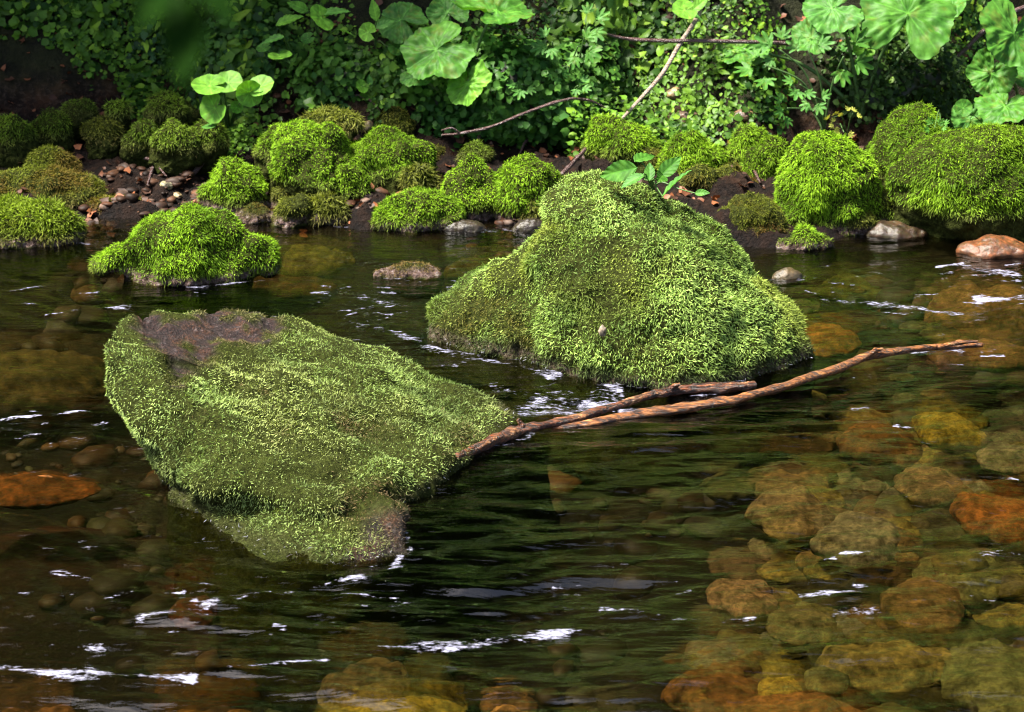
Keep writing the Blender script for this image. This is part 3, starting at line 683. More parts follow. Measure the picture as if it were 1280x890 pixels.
gq = np.random.default_rng(41); pk = [(.18, .12, .05), (.13, .12, .04), (.11, .105, .06), (.15, .09, .035), (.09, .095, .035), (.17, .155, .10), (.19, .16, .04), (.15, .15, .11)]
for k in range(190):
    if k < 145: x, y = gq.uniform(880, 1300), gq.uniform(470, 890)
    elif k < 172: x, y = gq.uniform(420, 900), gq.uniform(800, 890)
    else: x, y = gq.uniform(1000, 1290), gq.uniform(345, 460)
    q = on(x, y)
    if deep_dark_at(np.array([q[0]]), np.array([q[1]]))[0] > .5: continue
    rw = gq.uniform(16, 46) * (1.0 if y > 460 else .7)
    river_stone((x - rw, y - rw * gq.uniform(.28, .42), x + rw, y + rw * gq.uniform(.28, .42)), 'flat stone of the crowded stream bed seen blurred under rippling water', np.array(pk[gq.integers(0, len(pk))]) * gq.uniform(.6, 1.1), None, .35, 400 + k, ang=gq.uniform(-.6, .6), group='crowded flat stones of the stream bed')
river_stone((1203, 306, 1300, 321), 'orange brown bare stone lying at the shore on the right', (.10, .035, .014), top=1, seed=60, group='bare wet stones at the waterline')
Q((472, 331, 556, 351), 'small rusty moss topped rock breaking the water before the shore cluster', BROWN, 0.0, seed=61, L=.011, brown=.6, deep=.7, lobes=[(-.5, 0, .5, .7)])
river_stone((965, 340, 1006, 351), 'small dark wet rock breaking the water right of the domed boulder', (.05, .035, .02), top=1, seed=62, group='bare wet stones at the waterline')
river_stone((1085, 284, 1165, 298), 'flat brown ledge stone under the overhanging moss', (.03, .016, .009), top=1, seed=63, group='bare wet stones at the waterline')
for i, (x, y, rr, cc, lb) in enumerate([(208, 232, 10, GR, 'grey pebble on the gravel shore beside the lone cushion'), (222, 245, 7, TAN, 'tan pebble at the edge of the gravel shore'), (455, 158, 12, TAN, 'tan stone on the earth between creepers and cushions'),
        (860, 148, 18, (.10, .06, .045), 'dark purple brown stone on the bank above the moss cushions'), (930, 145, 14, (.16, .09, .06), 'reddish stone on the bank under the feathery leaves'), (845, 118, 12, TAN, 'tan stone beside the pale stick')]):
    p = hit(x, y); s = rr * np.linalg.norm(p - CAM) / F
    D, T = ico(4); V = rubble(D * [s, s * .8, s * .6], T, .2 * s, 1.4 / s, 300 + i)
    o = link('bank_stone', mesh_np('bank_stone', V, [T]), M_WETSTONE, None, p); o.color = (*cc, 1); tag(o, lb, 'stone', 'small stones on the bank')

# gravel: bed and shore
def gravel(n, reg, smin_, smax, seed, pal):
    g = np.random.default_rng(seed); D, T = ico(2)
    x = g.uniform(reg[0], reg[1], n); y = g.uniform(reg[2], reg[3], n)
    dm = fbm(p3(x * 3, y * 3), 3, 66) > -.12; x, y = x[dm], y[dm]; n = len(x)
    z = hz(x, y); s = smin_ + (smax - smin_) * g.random(n) ** 2.5
    sc = s[:, None] * np.stack([g.uniform(.8, 1.4, n), g.uniform(.7, 1.1, n), g.uniform(.4, .75, n)], -1)
    V = D[None] * sc[:, None] * (1 + .28 * vnoise(D[None] * 1.7 + np.arange(n)[:, None, None] * 3.7, 6))[..., None]
    a = g.uniform(0, 6.28, n); ca, sa = np.cos(a)[:, None], np.sin(a)[:, None]
    V = np.stack([V[..., 0] * ca - V[..., 1] * sa, V[..., 0] * sa + V[..., 1] * ca, V[..., 2]], -1) + np.stack([x, y, z], -1)[:, None]
    Tf = (T[None] + (np.arange(n) * len(D))[:, None, None]).reshape(-1, 3)
    c = np.array(pal)[g.integers(0, len(pal), n)] * g.uniform(.4, 1.2, (n, 1))
    c = lerp(c, (.010, .010, .004), .92 * deep_dark_at(x, y))  # pebbles painted dark too where the water should look deep
    return V.reshape(-1, 3), Tf, np.repeat(c, len(D), 0)
pal = [TAN, BR, (.10, .06, .02), GG, GR, (.22, .12, .04), (.13, .11, .04)]
V1, T1, C1 = gravel(2600, (-1.9, 1.9, 2.3, 5.0), .010, .055, 1, [tuple(.32 * np.array(q)) for q in pal])
V2, T2, C2 = gravel(9000, (-1.9, 1.9, 4.95, 6.0), .003, .022, 2, [(.06, .028, .014), (.03, .015, .009), (.09, .06, .045), (.045, .018, .008), (.022, .011, .006), (.03, .013, .006)])
tag(link('gravel', mesh_np('gravel', np.concatenate([V1, V2]), [np.concatenate([T1, T2 + len(V1)])], np.concatenate([C1, C2])), M_GRAVEL),
    'brown gravel on the stream bed and shore', 'gravel', kind='stuff')

# ------------------------------------------------------------------ sticks
def tube(P, R, seg=12, rough=.12, seed=0, sub=10, tip=True):
    P = np.array(P, float); R = np.array(R, float)
    k = len(P); t = np.linspace(0, k - 1, (k - 1) * sub + 1)
    def cr(A):
        i = np.clip(t.astype(int), 0, k - 2); f = t - i
        a, b, c, d = A[np.maximum(i - 1, 0)], A[i], A[i + 1], A[np.minimum(i + 2, k - 1)]
        if A.ndim > 1: f = f[:, None]
        return .5 * (2 * b + (c - a) * f + (2 * a - 5 * b + 4 * c - d) * f * f + (3 * b - a - 3 * c + d) * f ** 3)
    C, r = cr(P), cr(R)
    tg = unit(np.gradient(C, axis=0)); s = unit(np.cross(tg, [0.02, .1, 1.0])); u = np.cross(s, tg)
    an = np.linspace(0, 2 * np.pi, seg, endpoint=False)
    rr = np.repeat(r[:, None], seg, 1)
    q = np.stack(np.broadcast_arrays(np.cos(an)[None] * 1.2, np.sin(an)[None] * 1.2, np.arange(len(C))[:, None] * .30), -1)
    rr = rr * (1 + rough * fbm(q, 3, seed))
    V = C[:, None] + rr[..., None] * (np.cos(an)[None, :, None] * s[:, None] + np.sin(an)[None, :, None] * u[:, None])
    n = len(C); V = V.reshape(-1, 3)
    i = np.arange(n - 1)[:, None] * seg; j = np.arange(seg)[None]; jn = (j + 1) % seg
    Fq = np.stack([i + j, i + jn, i + seg + jn, i + seg + j], -1).reshape(-1, 4)
    V = np.concatenate([V, [C[0] - tg[0] * r[0] * .3, C[-1] + tg[-1] * r[-1] * .5]])
    a0 = len(V) - 2; jj = np.arange(seg); j2 = (jj + 1) % seg
    Tq = np.concatenate([np.stack([np.full(seg, a0), j2, jj], -1), np.stack([np.full(seg, a0 + 1), (n - 1) * seg + jj, (n - 1) * seg + j2], -1)])
    return V, [Fq, Tq]
def stick(name, label, P, R, mat, rough=.2, seed=0, cat='stick', group=None, sub=10, parts=()):
    loc = np.array(P[0]); V, Fs = tube(np.array(P) - loc, R, 12, rough, seed, sub)
    o = link(name, mesh_np(name, V, Fs), mat, None, loc); tag(o, label, cat, group)
    for (pn, PP, RR) in parts:
        v, f = tube(np.array(PP) - loc, RR, 8, rough, seed + 5, sub); link(pn, mesh_np(pn, v, f), mat, o)
    return o
stick('branch', 'short reddish stick with a pale broken end lying across the slanting boulder tip',
      [at(567, 574, 3.50), at(605, 557, 3.58), at(640, 541, 3.65), at(665, 535, 3.68), at(720, 523, 3.74), at(790, 501, 3.83), at(830, 490, 3.88), at(870, 486, 3.9), at(915, 484, 3.9), at(944, 481, 3.91)],
      [.0085, .0105, .0115, .0095, .0095, .0085, .0105, .0098, .0115, .008], M_WETBARK, .34, 3, group='sticks caught between the boulders',
      parts=[('twig_stub', [at(655, 536, 3.67), at(650, 528, 3.67), at(648, 524, 3.67)], [.007, .005, .004]), ('twig_stub', [at(835, 490, 3.88), at(842, 483, 3.88), at(850, 480, 3.88)], [.006, .005, .003])])
stick('branch', 'long thin orange brown stick stretching right from the boulders over the water',
      [on(690, 537, -.004), on(740, 529, .0), on(800, 519, .0), on(850, 511, .006), on(900, 503, .012), on(950, 491, .014), on(1000, 476, .016), on(1050, 460, .018), on(1085, 445, .022), on(1120, 439, .018), on(1170, 434, .012), on(1228, 431, .008)],
      [.006, .009, .011, .011, .010, .010,   .0092, .0088, .0095, .0085, .0075, .005], M_ORANGEBARK, .34, 9, group='sticks caught between the boulders',
      parts=[('twig_stub', [on(1085, 445, .022), on(1095, 438, .04), on(1104, 436, .045)], [.007, .005, .003]), ('twig_stub', [on(1170, 434, .012), on(1200, 428, .03), on(1222, 427, .03)], [.006, .005, .003])])
stick('twig', 'thin arching dark twig in front of the creepers above the twin cushions',
      [at(552, 169, 5.52), at(580, 166, 5.52), at(615, 158, 5.52), at(660, 140, 5.54), at(705, 125, 5.56), at(735, 125, 5.58), at(757, 135, 5.60)], [.003, .0038, .004, .004, .004, .0035, .002], M_TWIG, .3, 4, group='twigs on the bank',
      parts=[('twig_stub', [at(575, 167, 5.52), at(565, 160, 5.51), at(552, 163, 5.51)], [.003, .0025, .002])])
stick('twig', 'pale bleached stick leaning up the bank', [at(778, 148, 5.55), at(800, 124, 5.6), at(828, 92, 5.66), at(850, 55, 5.72), at(872, 20, 5.78), at(882, -14, 5.82)], [.004, .0055, .0065, .007, .007, .0065], M_PALETWIG, .2, 5, group='twigs on the bank')
stick('twig', 'thin dark horizontal twig crossing behind the pale stick', [at(745, 38, 5.7), at(780, 48, 5.72), at(830, 51, 5.72), at(880, 51, 5.72), at(985, 54, 5.75)], [.003, .005, .006, .006, .006], M_TWIG, .2, 6, group='twigs on the bank')
stick('twig', 'bare brown twig slanting between the large leaves at the right', [at(1168, 91, 5.80), at(1200, 68, 5.82), at(1228, 40, 5.84), at(1262, 18, 5.86), at(1290, 5, 5.88)], [.004, .006, .007, .007, .007], M_TWIG, .3, 7, group='twigs on the bank')
stick('twig', 'short reddish twig poking from the hollow beside the domed boulder', [at(702, 218, 5.35), at(716, 204, 5.42), at(732, 186, 5.5)], [.006, .006, .005], M_TWIG, .3, 8, group='twigs on the bank')
stick('root', 'crooked bare root hanging over the gravel below the round leaved sprout', [at(278, 176, 5.62), at(262, 192, 5.56), at(250, 206, 5.5), at(236, 226, 5.44)], [.007, .010, .008, .005], M_TWIG, .4, 18, cat='root')
stick('root', 'thick reddish brown root running down in the shaded corner', [at(90, -10, 6.5), at(75, 20, 6.45), at(50, 55, 6.4), at(22, 70, 6.35), at(-10, 82, 6.3)], [.02, .018, .02, .016, .012], M_TWIG, .4, 28, cat='root')

gr = np.random.default_rng(31)
for (x, y, dx, dy, lb) in [(212, 200, -26, 34, 'thin root dangling over the gravel shore left of the crooked root'), (160, 205, 50, 18, 'dead twig lying on the gravel between the left mounds and the lone cushion'), (600, 168, -14, 40, 'short root stub hanging in the hollow below the arching twig'),
        (690, 182, -40, 12, 'dead twig in the dark hollow behind the twin cushions'), (905, 205, 44, 26, 'dead twig lying on the brown bank right of the domed boulder'), (880, 118, 60, -14, 'dead twig among the creepers under the feathery leaves'), (420, 128, 56, 14, 'dead twig across the bank above the wide cushion')]:
    a, b = hit(x, y), hit(x + dx, y + dy); m = (a + b) / 2 + [gr.normal(0, .02), 0, .035]
    stick('dead_twig', lb, [a + [0, 0, .012], m, b + [0, -.02, .012]], [.0045, .0045, .002], M_TWIG, .4, int(x), group='small roots and twigs on the bank', sub=8)
# ------------------------------------------------------------------ leaves
GREEN = ((.035, .115, .018), (.075, .20, .030)); PALE = ((.026, .098, .009), (.068, .185, .020)); DKG = ((.018, .05, .010), (.04, .10, .018)); YEL = ((.20, .26, .03), (.36, .34, .07)); LIME = ((.07, .19, .015), (.13, .30, .03))
def polar_leaf(outline, veins, g, na=170, nr=12, cup=.12, wav=.05, pal=GREEN, vein=1.7):
    th = np.linspace(-np.pi, np.pi, na, endpoint=False); r = outline(th)
    rr = np.linspace(0, 1, nr + 1)[1:]
    X = (rr[:, None] * r * np.sin(th)); Yv = (rr[:, None] * r * np.cos(th))
    ph = g.uniform(0, 6.28)
    PK = .075 * fbm(np.stack([X * 5, Yv * 5, X * 0 + ph], -1), 3, 7) * min(1, na / 100)
    Z = PK + cup * (rr[:, None] ** 2) * r - .03 + wav * rr[:, None] ** 2 * np.sin(3 * th + ph) + .03 * rr[:, None] * np.abs(np.sin(th * 3.5))
    V = np.concatenate([[[0, 0, -.03]], np.stack([X, Yv, Z], -1).reshape(-1, 3)])
    i = np.arange(nr - 1)[:, None] * na + 1; j = np.arange(na)[None]; jn = (j + 1) % na
    Fq = np.stack([i + j, i + na + j, i + na + jn, i + jn], -1).reshape(-1, 4)
    jj = np.arange(na); Tq = np.stack([np.zeros(na, int), 1 + jj, 1 + (jj + 1) % na], -1)
    dv = np.min(np.abs((th[:, None] - np.array(veins)[None])), 1)
    dist = dv[None] * rr[:, None] * r
    v = np.exp(-(dist / .014) ** 2)
    side = np.exp(-((np.mod(rr[:, None] * 5 + dv[None] * 2.2, 1) - .5) / .10) ** 2) * .45 * (rr[:, None] > .25)
    v = np.maximum(v, side)
    t = np.clip(.5 + .5 * fbm(np.stack([X, Yv, X * 0 + ph], -1) * 3, 3, 5), 0, 1)
    c = np.asarray(pal[0]) * (1 - t[..., None]) + np.asarray(pal[1]) * t[..., None]
    c = c * (1 + (vein - 1) * v[..., None])
    sp = sstep(.42, .6, fbm(np.stack([X * 6, Yv * 6, X * 0 + ph * 3], -1), 3, 15)); c = c * (1 - .45 * sp[..., None]) + sp[..., None] * .45 * np.array((.10, .12, .015))
    c = np.concatenate([[np.asarray(pal[1]) * vein], c.reshape(-1, 3)])
    return V, [Fq, Tq], c
def butterbur(g, pal): 
    k1, k2 = g.uniform(0, 6.28, 2); sinw = g.uniform(.22, .36)
    def o(th):
        a = np.abs(th)
        return (.98 - .08 * np.cos(th)) * (1 - .80 * np.exp(-((a - np.pi) / sinw) ** 2)) * (1 + .05 * np.cos(5 * th + k1) + .03 * np.cos(8 * th + k2)) * (1 + .030 * (np.abs(np.mod(th * 5.2 + k2, 2) - 1) - .5)) + .034 * np.abs(np.mod(th * 5.6 + .15 * np.sin(th * 9), 1) - .5) * 2
    return polar_leaf(o, [0, .7, -.7, 1.45, -1.45, 2.3, -2.3], g, pal=pal, cup=g.uniform(-.12, .16), wav=g.uniform(.06, .13))
def roundleaf(g, pal):
    def o(th): return (1 - .7 * np.exp(-((np.abs(th) - np.pi) / .25) ** 2)) * (1 + .02 * np.cos(9 * th))
    return polar_leaf(o, [0, .8, -.8, 1.7, -1.7], g, 48, 7, g.uniform(.05, .2), .04, pal)
def ovate(g, pal, ratio=.55, teeth=11, fold=.25):
    ns, nw = 34, 8
    s = np.linspace(0, 1, ns); w = ratio * np.sin(np.pi * s ** .75) ** .85 * (1 - .25 * s) * (1 + .10 * (np.mod(s * teeth, 1) - .5) * (s > .08))
    u = np.linspace(-1, 1, nw * 2 + 1)
    X = w[:, None] * u[None]; Yv = np.repeat(s[:, None] * 2 - 1, len(u), 1) + .12 * np.abs(u)[None] * w[:, None]
    Z = fold * np.abs(X) - .25 * (s[:, None] - .3) ** 2 + .03 * np.cos(s[:, None] * 34 - 6 * np.abs(u)[None]) * np.abs(u)[None]
    n2 = len(u); i = np.arange(ns - 1)[:, None] * n2; j = np.arange(n2 - 1)[None]
    Fq = np.stack([i + j, i + j + 1, i + n2 + j + 1, i + n2 + j], -1).reshape(-1, 4)
    v = np.maximum(np.exp(-(X / .03) ** 2), .5 * np.exp(-((np.mod(s[:, None] * 7 - np.abs(u)[None] * 1.1, 1) - .5) / .13) ** 2))
    t = np.clip(.5 + .5 * fbm(np.stack([X, Yv, X * 0 + g.uniform(0, 9)], -1) * 3, 3, 5), 0, 1)
    c = (np.asarray(pal[0]) * (1 - t[..., None]) + np.asarray(pal[1]) * t[..., None]) * (1 + .5 * v[..., None])
    return np.stack([X, Yv, Z], -1).reshape(-1, 3), [Fq], c.reshape(-1, 3)
def lobed(g, pal, deep=.55):
    """three leaflets, each cut into pointed lobes"""
    Vs, Fs, Cs, off = [], [], [], 0
    for a0, sc in ((0, 1.0), (1.25, .85), (-1.25, .85)):
        k = g.uniform(.85, 1.1)
        def o(th): 
            a = np.abs(th)
            lob = np.maximum.reduce([np.exp(-((th - q) / .26) ** 2) * h for q, h in ((0, 1.0), (.62, .85), (-.62, .85), (1.25, .6), (-1.25, .6))])
            return (.30 + .75 * lob) * (1 - .0 * a) * (1 + .10 * np.abs(np.sin(th * 9))) * np.where(a > 2.0, .55, 1)
        V, fq, c = polar_leaf(o, [0, .62, -.62, 1.25, -1.25], g, 72, 6, g.uniform(-.05, .15), .05, pal, 1.4)
        V = V * .62 * sc * k + [0, .48, 0]
        ca, sa = math.cos(a0), math.sin(a0)
        V = np.stack([V[:, 0] * ca + V[:, 1] * sa, -V[:, 0] * sa + V[:, 1] * ca, V[:, 2] + .12 * abs(a0) * g.normal()], -1)
        Vs.append(V); Cs.append(c); Fs.append([f + off for f in fq]); off += len(V)
    return np.concatenate(Vs), [np.concatenate([f[0] for f in Fs]), np.concatenate([f[1] for f in Fs])], np.concatenate(Cs)
KINDS = {'butterbur': butterbur, 'round': roundleaf, 'ovate': ovate, 'lobed': lobed}
def plant(name, label, base, leaves, seed=0, cat='plant', stalk=.004, group=None, stem_col=(.06, .12, .03)):
    """leaves: kind, px, py, Y, radius px, tip angle in the picture (deg, 0 = right, 90 = up), facing 0 up .. 1 camera, palette"""
    g = np.random.default_rng(seed); base = np.array(base); r = thing(name, label, cat, base, group)
    for (kind, px, py, Y, rp, ang, face, pal) in leaves:
        c = at(px, py, Y); s = rp * np.linalg.norm(c - CAM) / F
        tc = unit(CAM - c)
        nrm = unit((1 - face) * np.array([0, 0, 1.0]) + face * tc + g.normal(0, .26, 3))
        tip = RT * math.cos(math.radians(ang)) + UP * math.sin(math.radians(ang)); tip = unit(tip - (tip @ nrm) * nrm)
        rt = np.cross(tip, nrm)
        V, Fs, C = KINDS[kind](g, pal)
        W = c + s * (V[:, :1] * rt + V[:, 1:2] * tip + V[:, 2:3] * nrm) - base
        link('leaf', mesh_np('leaf', W, Fs, C), M_LEAF, r)
        at_ = {'ovate': -1.0, 'lobed': 0.0}.get(kind, -.12)
        e = c + s * at_ * tip - nrm * .03 * s
        m = base * .45 + e * .55 + np.array([0, 0, .25 * np.linalg.norm(e - base)]) * .5 + g.normal(0, .01, 3)
        v, f = tube(np.stack([base, base * .7 + m * .3 + [0, 0, .02], m, e]) - base, np.array([1.2, 1.1, .9, .7]) * stalk, 7, .05, seed, 6)
        link('stalk', mesh_np('stalk', v, f, np.tile(stem_col, (len(v), 1))), M_STEM, r)
    return r
B = 'butterbur'
plant('butterbur_plant', 'butterbur with two big scalloped leaves at the top middle', hit(575, 150), [
    (B, 620, 14, 5.72, 50, 60, .35, PALE), (B, 545, 62, 5.66, 48, 205, .4, PALE), (B, 585, 104, 5.60, 32, 275, .35, LIME), (B, 590, 74, 5.78, 34, 300, .5, GREEN),
    (B, 520, 95, 5.72, 22, 200, .5, GREEN), (B, 500, 25, 5.85, 32, 140, .5, GREEN), (B, 560, 15, 5.9, 26, 110, .5, GREEN)], 1, stalk=.005)
plant('butterbur_plant', 'butterbur with a huge leaf on a tall stalk at the upper right', hit(1075, 150), [
    (B, 1135, 16, 5.66, 58, 75, .5, PALE), (B, 1040, 10, 5.7, 38, 200, .45, GREEN), (B, 925, 62, 5.75, 36, 200, .5, PALE), (B, 1015, 46, 5.75, 28, 190, .5, GREEN), (B, 1190, 6, 5.8, 28, 60, .5, GREEN), (B, 1070, 48, 5.85, 24, 0, .5, GREEN)], 2, stalk=.0055)
plant('butterbur_plant', 'butterbur with pale broad leaves hanging in from the right edge', hit(1278, 168), [
    (B, 1268, 42, 5.48, 46, 250, .5, PALE), (B, 1240, 92, 5.5, 30, 250, .55, PALE), (B, 1256, 132, 5.42, 36, 250, .65, PALE), (B, 1213, 150, 5.5, 24, 280, .7, GREEN), (B, 1290, 90, 5.55, 36, 290, .6, GREEN)], 3, stalk=.005)
plant('feathery_plant', 'plant with feathery cut leaves beneath the huge butterbur leaf', hit(1030, 165), [
    ('lobed', 955, 80, 5.62, 38, 200, .5, PALE), ('lobed', 975, 62, 5.66, 30, 150, .5, GREEN), ('lobed', 1055, 70, 5.6, 38, 340, .5, PALE), ('lobed', 1010, 62, 5.64, 34, 80, .55, GREEN), ('lobed', 985, 135, 5.5, 24, 200, .5, GREEN),
    ('lobed', 1018, 122, 5.5, 22, 300, .5, GREEN), ('lobed', 1000, 105, 5.6, 24, 250, .5, GREEN), ('lobed', 905, 35, 5.85, 20, 160, .5, GREEN)], 4, stalk=.003)
plant('feathery_plant', 'plant with cut leaves right of the two big butterbur leaves', hit(715, 150), [
    ('lobed', 722, 58, 5.64, 32, 330, .5, PALE), ('lobed', 735, 28, 5.7, 28, 20, .5, GREEN), ('lobed', 690, 52, 5.66, 26, 200, .5, GREEN), ('lobed', 722, 107, 5.6, 18, 330, .6, GREEN), ('lobed', 652, 105, 5.62, 20, 260, .6, GREEN), ('lobed', 660, 90, 5.7, 16, 60, .5, LIME), ('lobed', 695, 88, 5.66, 20, 280, .6, GREEN)], 5, stalk=.003)
plant('yellow_seedling', 'small yellowing seedling behind the egg shaped cushion', hit(1058, 182), [
    ('lobed', 1042, 147, 5.5, 13, 110, .75, ((.22, .20, .04), (.36, .33, .10))), ('lobed', 1066, 142, 5.5, 13, 60, .75, YEL), ('lobed', 1055, 165, 5.46, 14, 270, .75, YEL), ('lobed', 1046, 155, 5.5, 10, 200, .7, YEL)], 6, stalk=.002, group='seedlings')
plant('round_leaved_sprout', 'sprout with shiny round leaves over the gravel shore', hit(287, 170), [
    ('round', 262, 107, 5.52, 22, 190, .35, LIME), ('round', 285, 103, 5.55, 18, 50, .45, LIME), ('round', 268, 135, 5.5, 19, 210, .5, LIME), ('round', 312, 116, 5.52, 17, 190, .5, LIME), ('round', 325, 108, 5.54, 18, 10, .4, LIME), ('round', 296, 134, 5.56, 8, 230, .6, LIME), ('round', 262, 158, 5.5, 10, 200, .6, GREEN)], 7, stalk=.003)
plant('nettle_seedling', 'nettle like seedling with toothed leaves rooted on the domed boulder', at(815, 240, 4.24), [
    ('ovate', 772, 215, 4.16, 27, 187, .45, PALE), ('ovate', 806, 197, 4.26, 20, 55, .5, PALE), ('ovate', 790, 226, 4.12, 17, 215, .5, GREEN), ('ovate', 838, 208, 4.22, 20, 45, .6, PALE), ('ovate', 845, 228, 4.12, 24, 5, .4, GREEN), ('ovate', 826, 222, 4.15, 18, 225, .5, PALE),
    ('ovate', 878, 241, 4.15, 10, 350, .4, PALE), ('ovate', 812, 214, 4.2, 14, 90, .4, PALE)], 8, stalk=.0018)
plant('pale_seedling', 'tiny pale lobed seedling growing on the upper overhanging cushion', hit(1170, 190), [('lobed', 1168, 160, 5.18, 14, 120, .7, PALE), ('lobed', 1176, 158, 5.18, 11, 20, .7, PALE)], 9, stalk=.0015, group='seedlings')
plant('clover_sprig', 'clover like sprig on the widest cushion at the right', hit(1240, 200), [('round', 1238, 182, 5.14, 9, 200, .6, GREEN), ('round', 1250, 175, 5.15, 9, 60, .6, GREEN), ('round', 1247, 186, 5.13, 8, 320, .6, GREEN), ('round', 1204, 135, 5.3, 11, 60, .6, PALE)], 10, stalk=.0015, group='seedlings')
for i, (bx, by, lv, lb) in enumerate([
    (372, 95, [(350, 70, 15, 280), (340, 50, 16, 180), (362, 25, 18, 20), (330, 60, 10, 200)], 'oval leaved weed in the dim creepers above the bright cluster'),
    (400, 70, [(402, 22, 18, 200), (420, 15, 18, 20), (432, 40, 12, 340), (385, 48, 9, 200), (372, 8, 14, 160)], 'oval leaved weed touching the top edge left of the butterbur'),
    (470, 60, [(460, 40, 12, 160), (482, 30, 13, 30), (468, 12, 14, 100), (495, 60, 11, 320)], 'bright weed between the creepers and the butterbur'),
    (865, 60, [(856, 12, 16, 200), (868, 20, 12, 320), (875, 5, 14, 40)], 'weed with rounded leaves at the top of the pale stick'),
    (470, 130, [(452, 108, 9, 200), (462, 100, 8, 90), (475, 112, 9, 330)], 'small weed in the creepers above the wide cushion'),
    (1095, 110, [(1080, 62, 14, 200), (1100, 48, 14, 80), (1112, 70, 12, 330)], 'weed under the huge butterbur leaf')]):
    plant('leafy_weed', lb, hit(bx, by), [('ovate' if k % 3 else 'round', x, y, 5.72 + .03 * k, rp, a, .5, GREEN if k % 2 else LIME) for k, (x, y, rp, a) in enumerate(lv)], 20 + i, stalk=.002, group='leafy weeds on the bank')

# ------------------------------------------------------------------ ground ivy and creepers (uncountable small leaves)
def leaf_cloud(P, Nn, size, cols, g, sides=7, wide=.9):
    n = len(P)
    an = np.linspace(0, 2 * np.pi, sides, endpoint=False)
    a = unit(np.cross(Nn, g.normal(0, 1, (n, 3)))); b = np.cross(Nn, a)
    rad = 1 + .12 * g.normal(0, 1, (n, sides)); rad[:, 0] *= .55; rad[:, sides // 2] *= 1.15
    ring = P[:, None] + size[:, None, None] * rad[..., None] * (np.cos(an)[None, :, None] * a[:, None] + np.sin(an)[None, :, None] * b[:, None] * wide) + Nn[:, None] * (size * .18)[:, None, None] * np.cos(2 * an)[None, :, None]
    V = np.concatenate([P[:, None] - Nn[:, None] * (size * .12)[:, None, None], ring], 1).reshape(-1, 3)
    k = np.arange(n)[:, None] * (sides + 1); j = np.arange(sides)[None]
    T = np.stack([k + 0 * j, k + 1 + j, k + 1 + (j + 1) % sides], -1).reshape(-1, 3)
    c = np.repeat(cols[:, None], sides + 1, 1); c[:, 0] *= 1.15
    return V, T, c.reshape(-1, 3)
def ground_leaves(n, reg, smn, smx, hmax, seed, thr=-.25, cam=.45):
    g = np.random.default_rng(seed)
    x = g.uniform(reg[0], reg[1], n); y = g.uniform(reg[2], reg[3], n)
    t = y - shore(x) - .62 - .30 * sstep(-.75, -1.25, x)
    d = fbm(p3(x * 3.2, y * 3.2), 3, 44)
    k = (d + np.clip(t * 2.2, -1.2, .25) > thr); x, y = x[k], y[k]; n = len(x)
    z = hz(x, y) + hmax * g.random(n) ** 1.5 * (.5 + .8 * np.clip(fbm(p3(x * 5, y * 5), 2, 47) + .4, 0, 1.2))
    e = .02; gxn = (hz(x + e, y, False) - hz(x - e, y, False)) / (2 * e); gyn = (hz(x, y + e, False) - hz(x, y - e, False)) / (2 * e)
    Nn = unit(np.stack([-gxn, -gyn, np.ones(n)], -1) + [0, -cam, .15] + g.normal(0, .38, (n, 3)))
    s = (smn + (smx - smn) * g.random(n) ** 2) * (1 + .6 * fbm(p3(x * 3.7, y * 3.7, 4), 2, 81))
    tt = np.clip(.42 + .55 * fbm(p3(x * 4, y * 4, 1), 3, 48) + g.normal(0, .22, n), 0, 1)
    c = lerp((.010, .036, .004), (.085, .18, .015), tt) * g.uniform(.75, 1.25, (n, 1))
    yl = g.random(n) < .13; c[yl] = np.array((.12, .22, .018)) * g.uniform(.7, 1.3, (yl.sum(), 1))
    return np.stack([x, y, z], -1), Nn, s, c, g
P, Nn, s, c, g = ground_leaves(110000, (-2.4, 2.4, 5.55, 7.2), .0045, .016, .11, 3, -.08)
V, T, C = leaf_cloud(P, Nn, s, c, g)
tag(link('ground_ivy', mesh_np('ground_ivy', V, [T], C), M_IVY), 'carpet of small round creeper leaves covering the bank', 'ground cover', kind='stuff')
P, Nn, s, c, g = ground_leaves(26000, (-2.4, 2.4, 5.62, 7.0), .010, .026, .16, 9, .16, .5)
V, T, C = leaf_cloud(P, Nn, s, c * np.array((1.25, 1.15, 1.0)), g, 8, .42)
tag(link('herb_leaves', mesh_np('herb_leaves', V, [T], C), M_IVY), 'patches of narrow leaved herbs growing through the creepers', 'herbs', kind='stuff')
P, Nn, s, c, g = ground_leaves(26000, (-9, 9, 7.0, 17), .03, .11, .5, 5, -.5, .3); c = c * 1.5
V, T, C = leaf_cloud(P, Nn, s, c, g)
tag(link('undergrowth', mesh_np('undergrowth', V, [T], C), M_IVY), 'leafy undergrowth on the wooded slope above the bank', 'undergrowth', kind='stuff')
# the dense wood above the frame, which closes off the low sky and mirrors in the water
g = np.random.default_rng(77); n = 75000
x = g.uniform(-14, 14, n); y = g.uniform(8.5, 15, n); zz = g.uniform(.5, 15, n)
k = (fbm(p3(x * .55, y * .55, zz * .55), 3, 88) > -.62); x, y, zz = x[k], y[k], zz[k]; n = len(x)
V, T, C = leaf_cloud(np.stack([x, y, hz(x, y) + zz], -1), unit(g.normal(0, .6, (n, 3)) + [0, -.5, .7]), g.uniform(.08, .22, n),
                     lerp((.010, .030, .004), (.04, .09, .010), g.random(n) ** 1.5), g, 6)
tag(link('wood', mesh_np('wood', V, [T], C), M_IVY), 'dense green wood rising behind the bank', 'wood', kind='stuff')
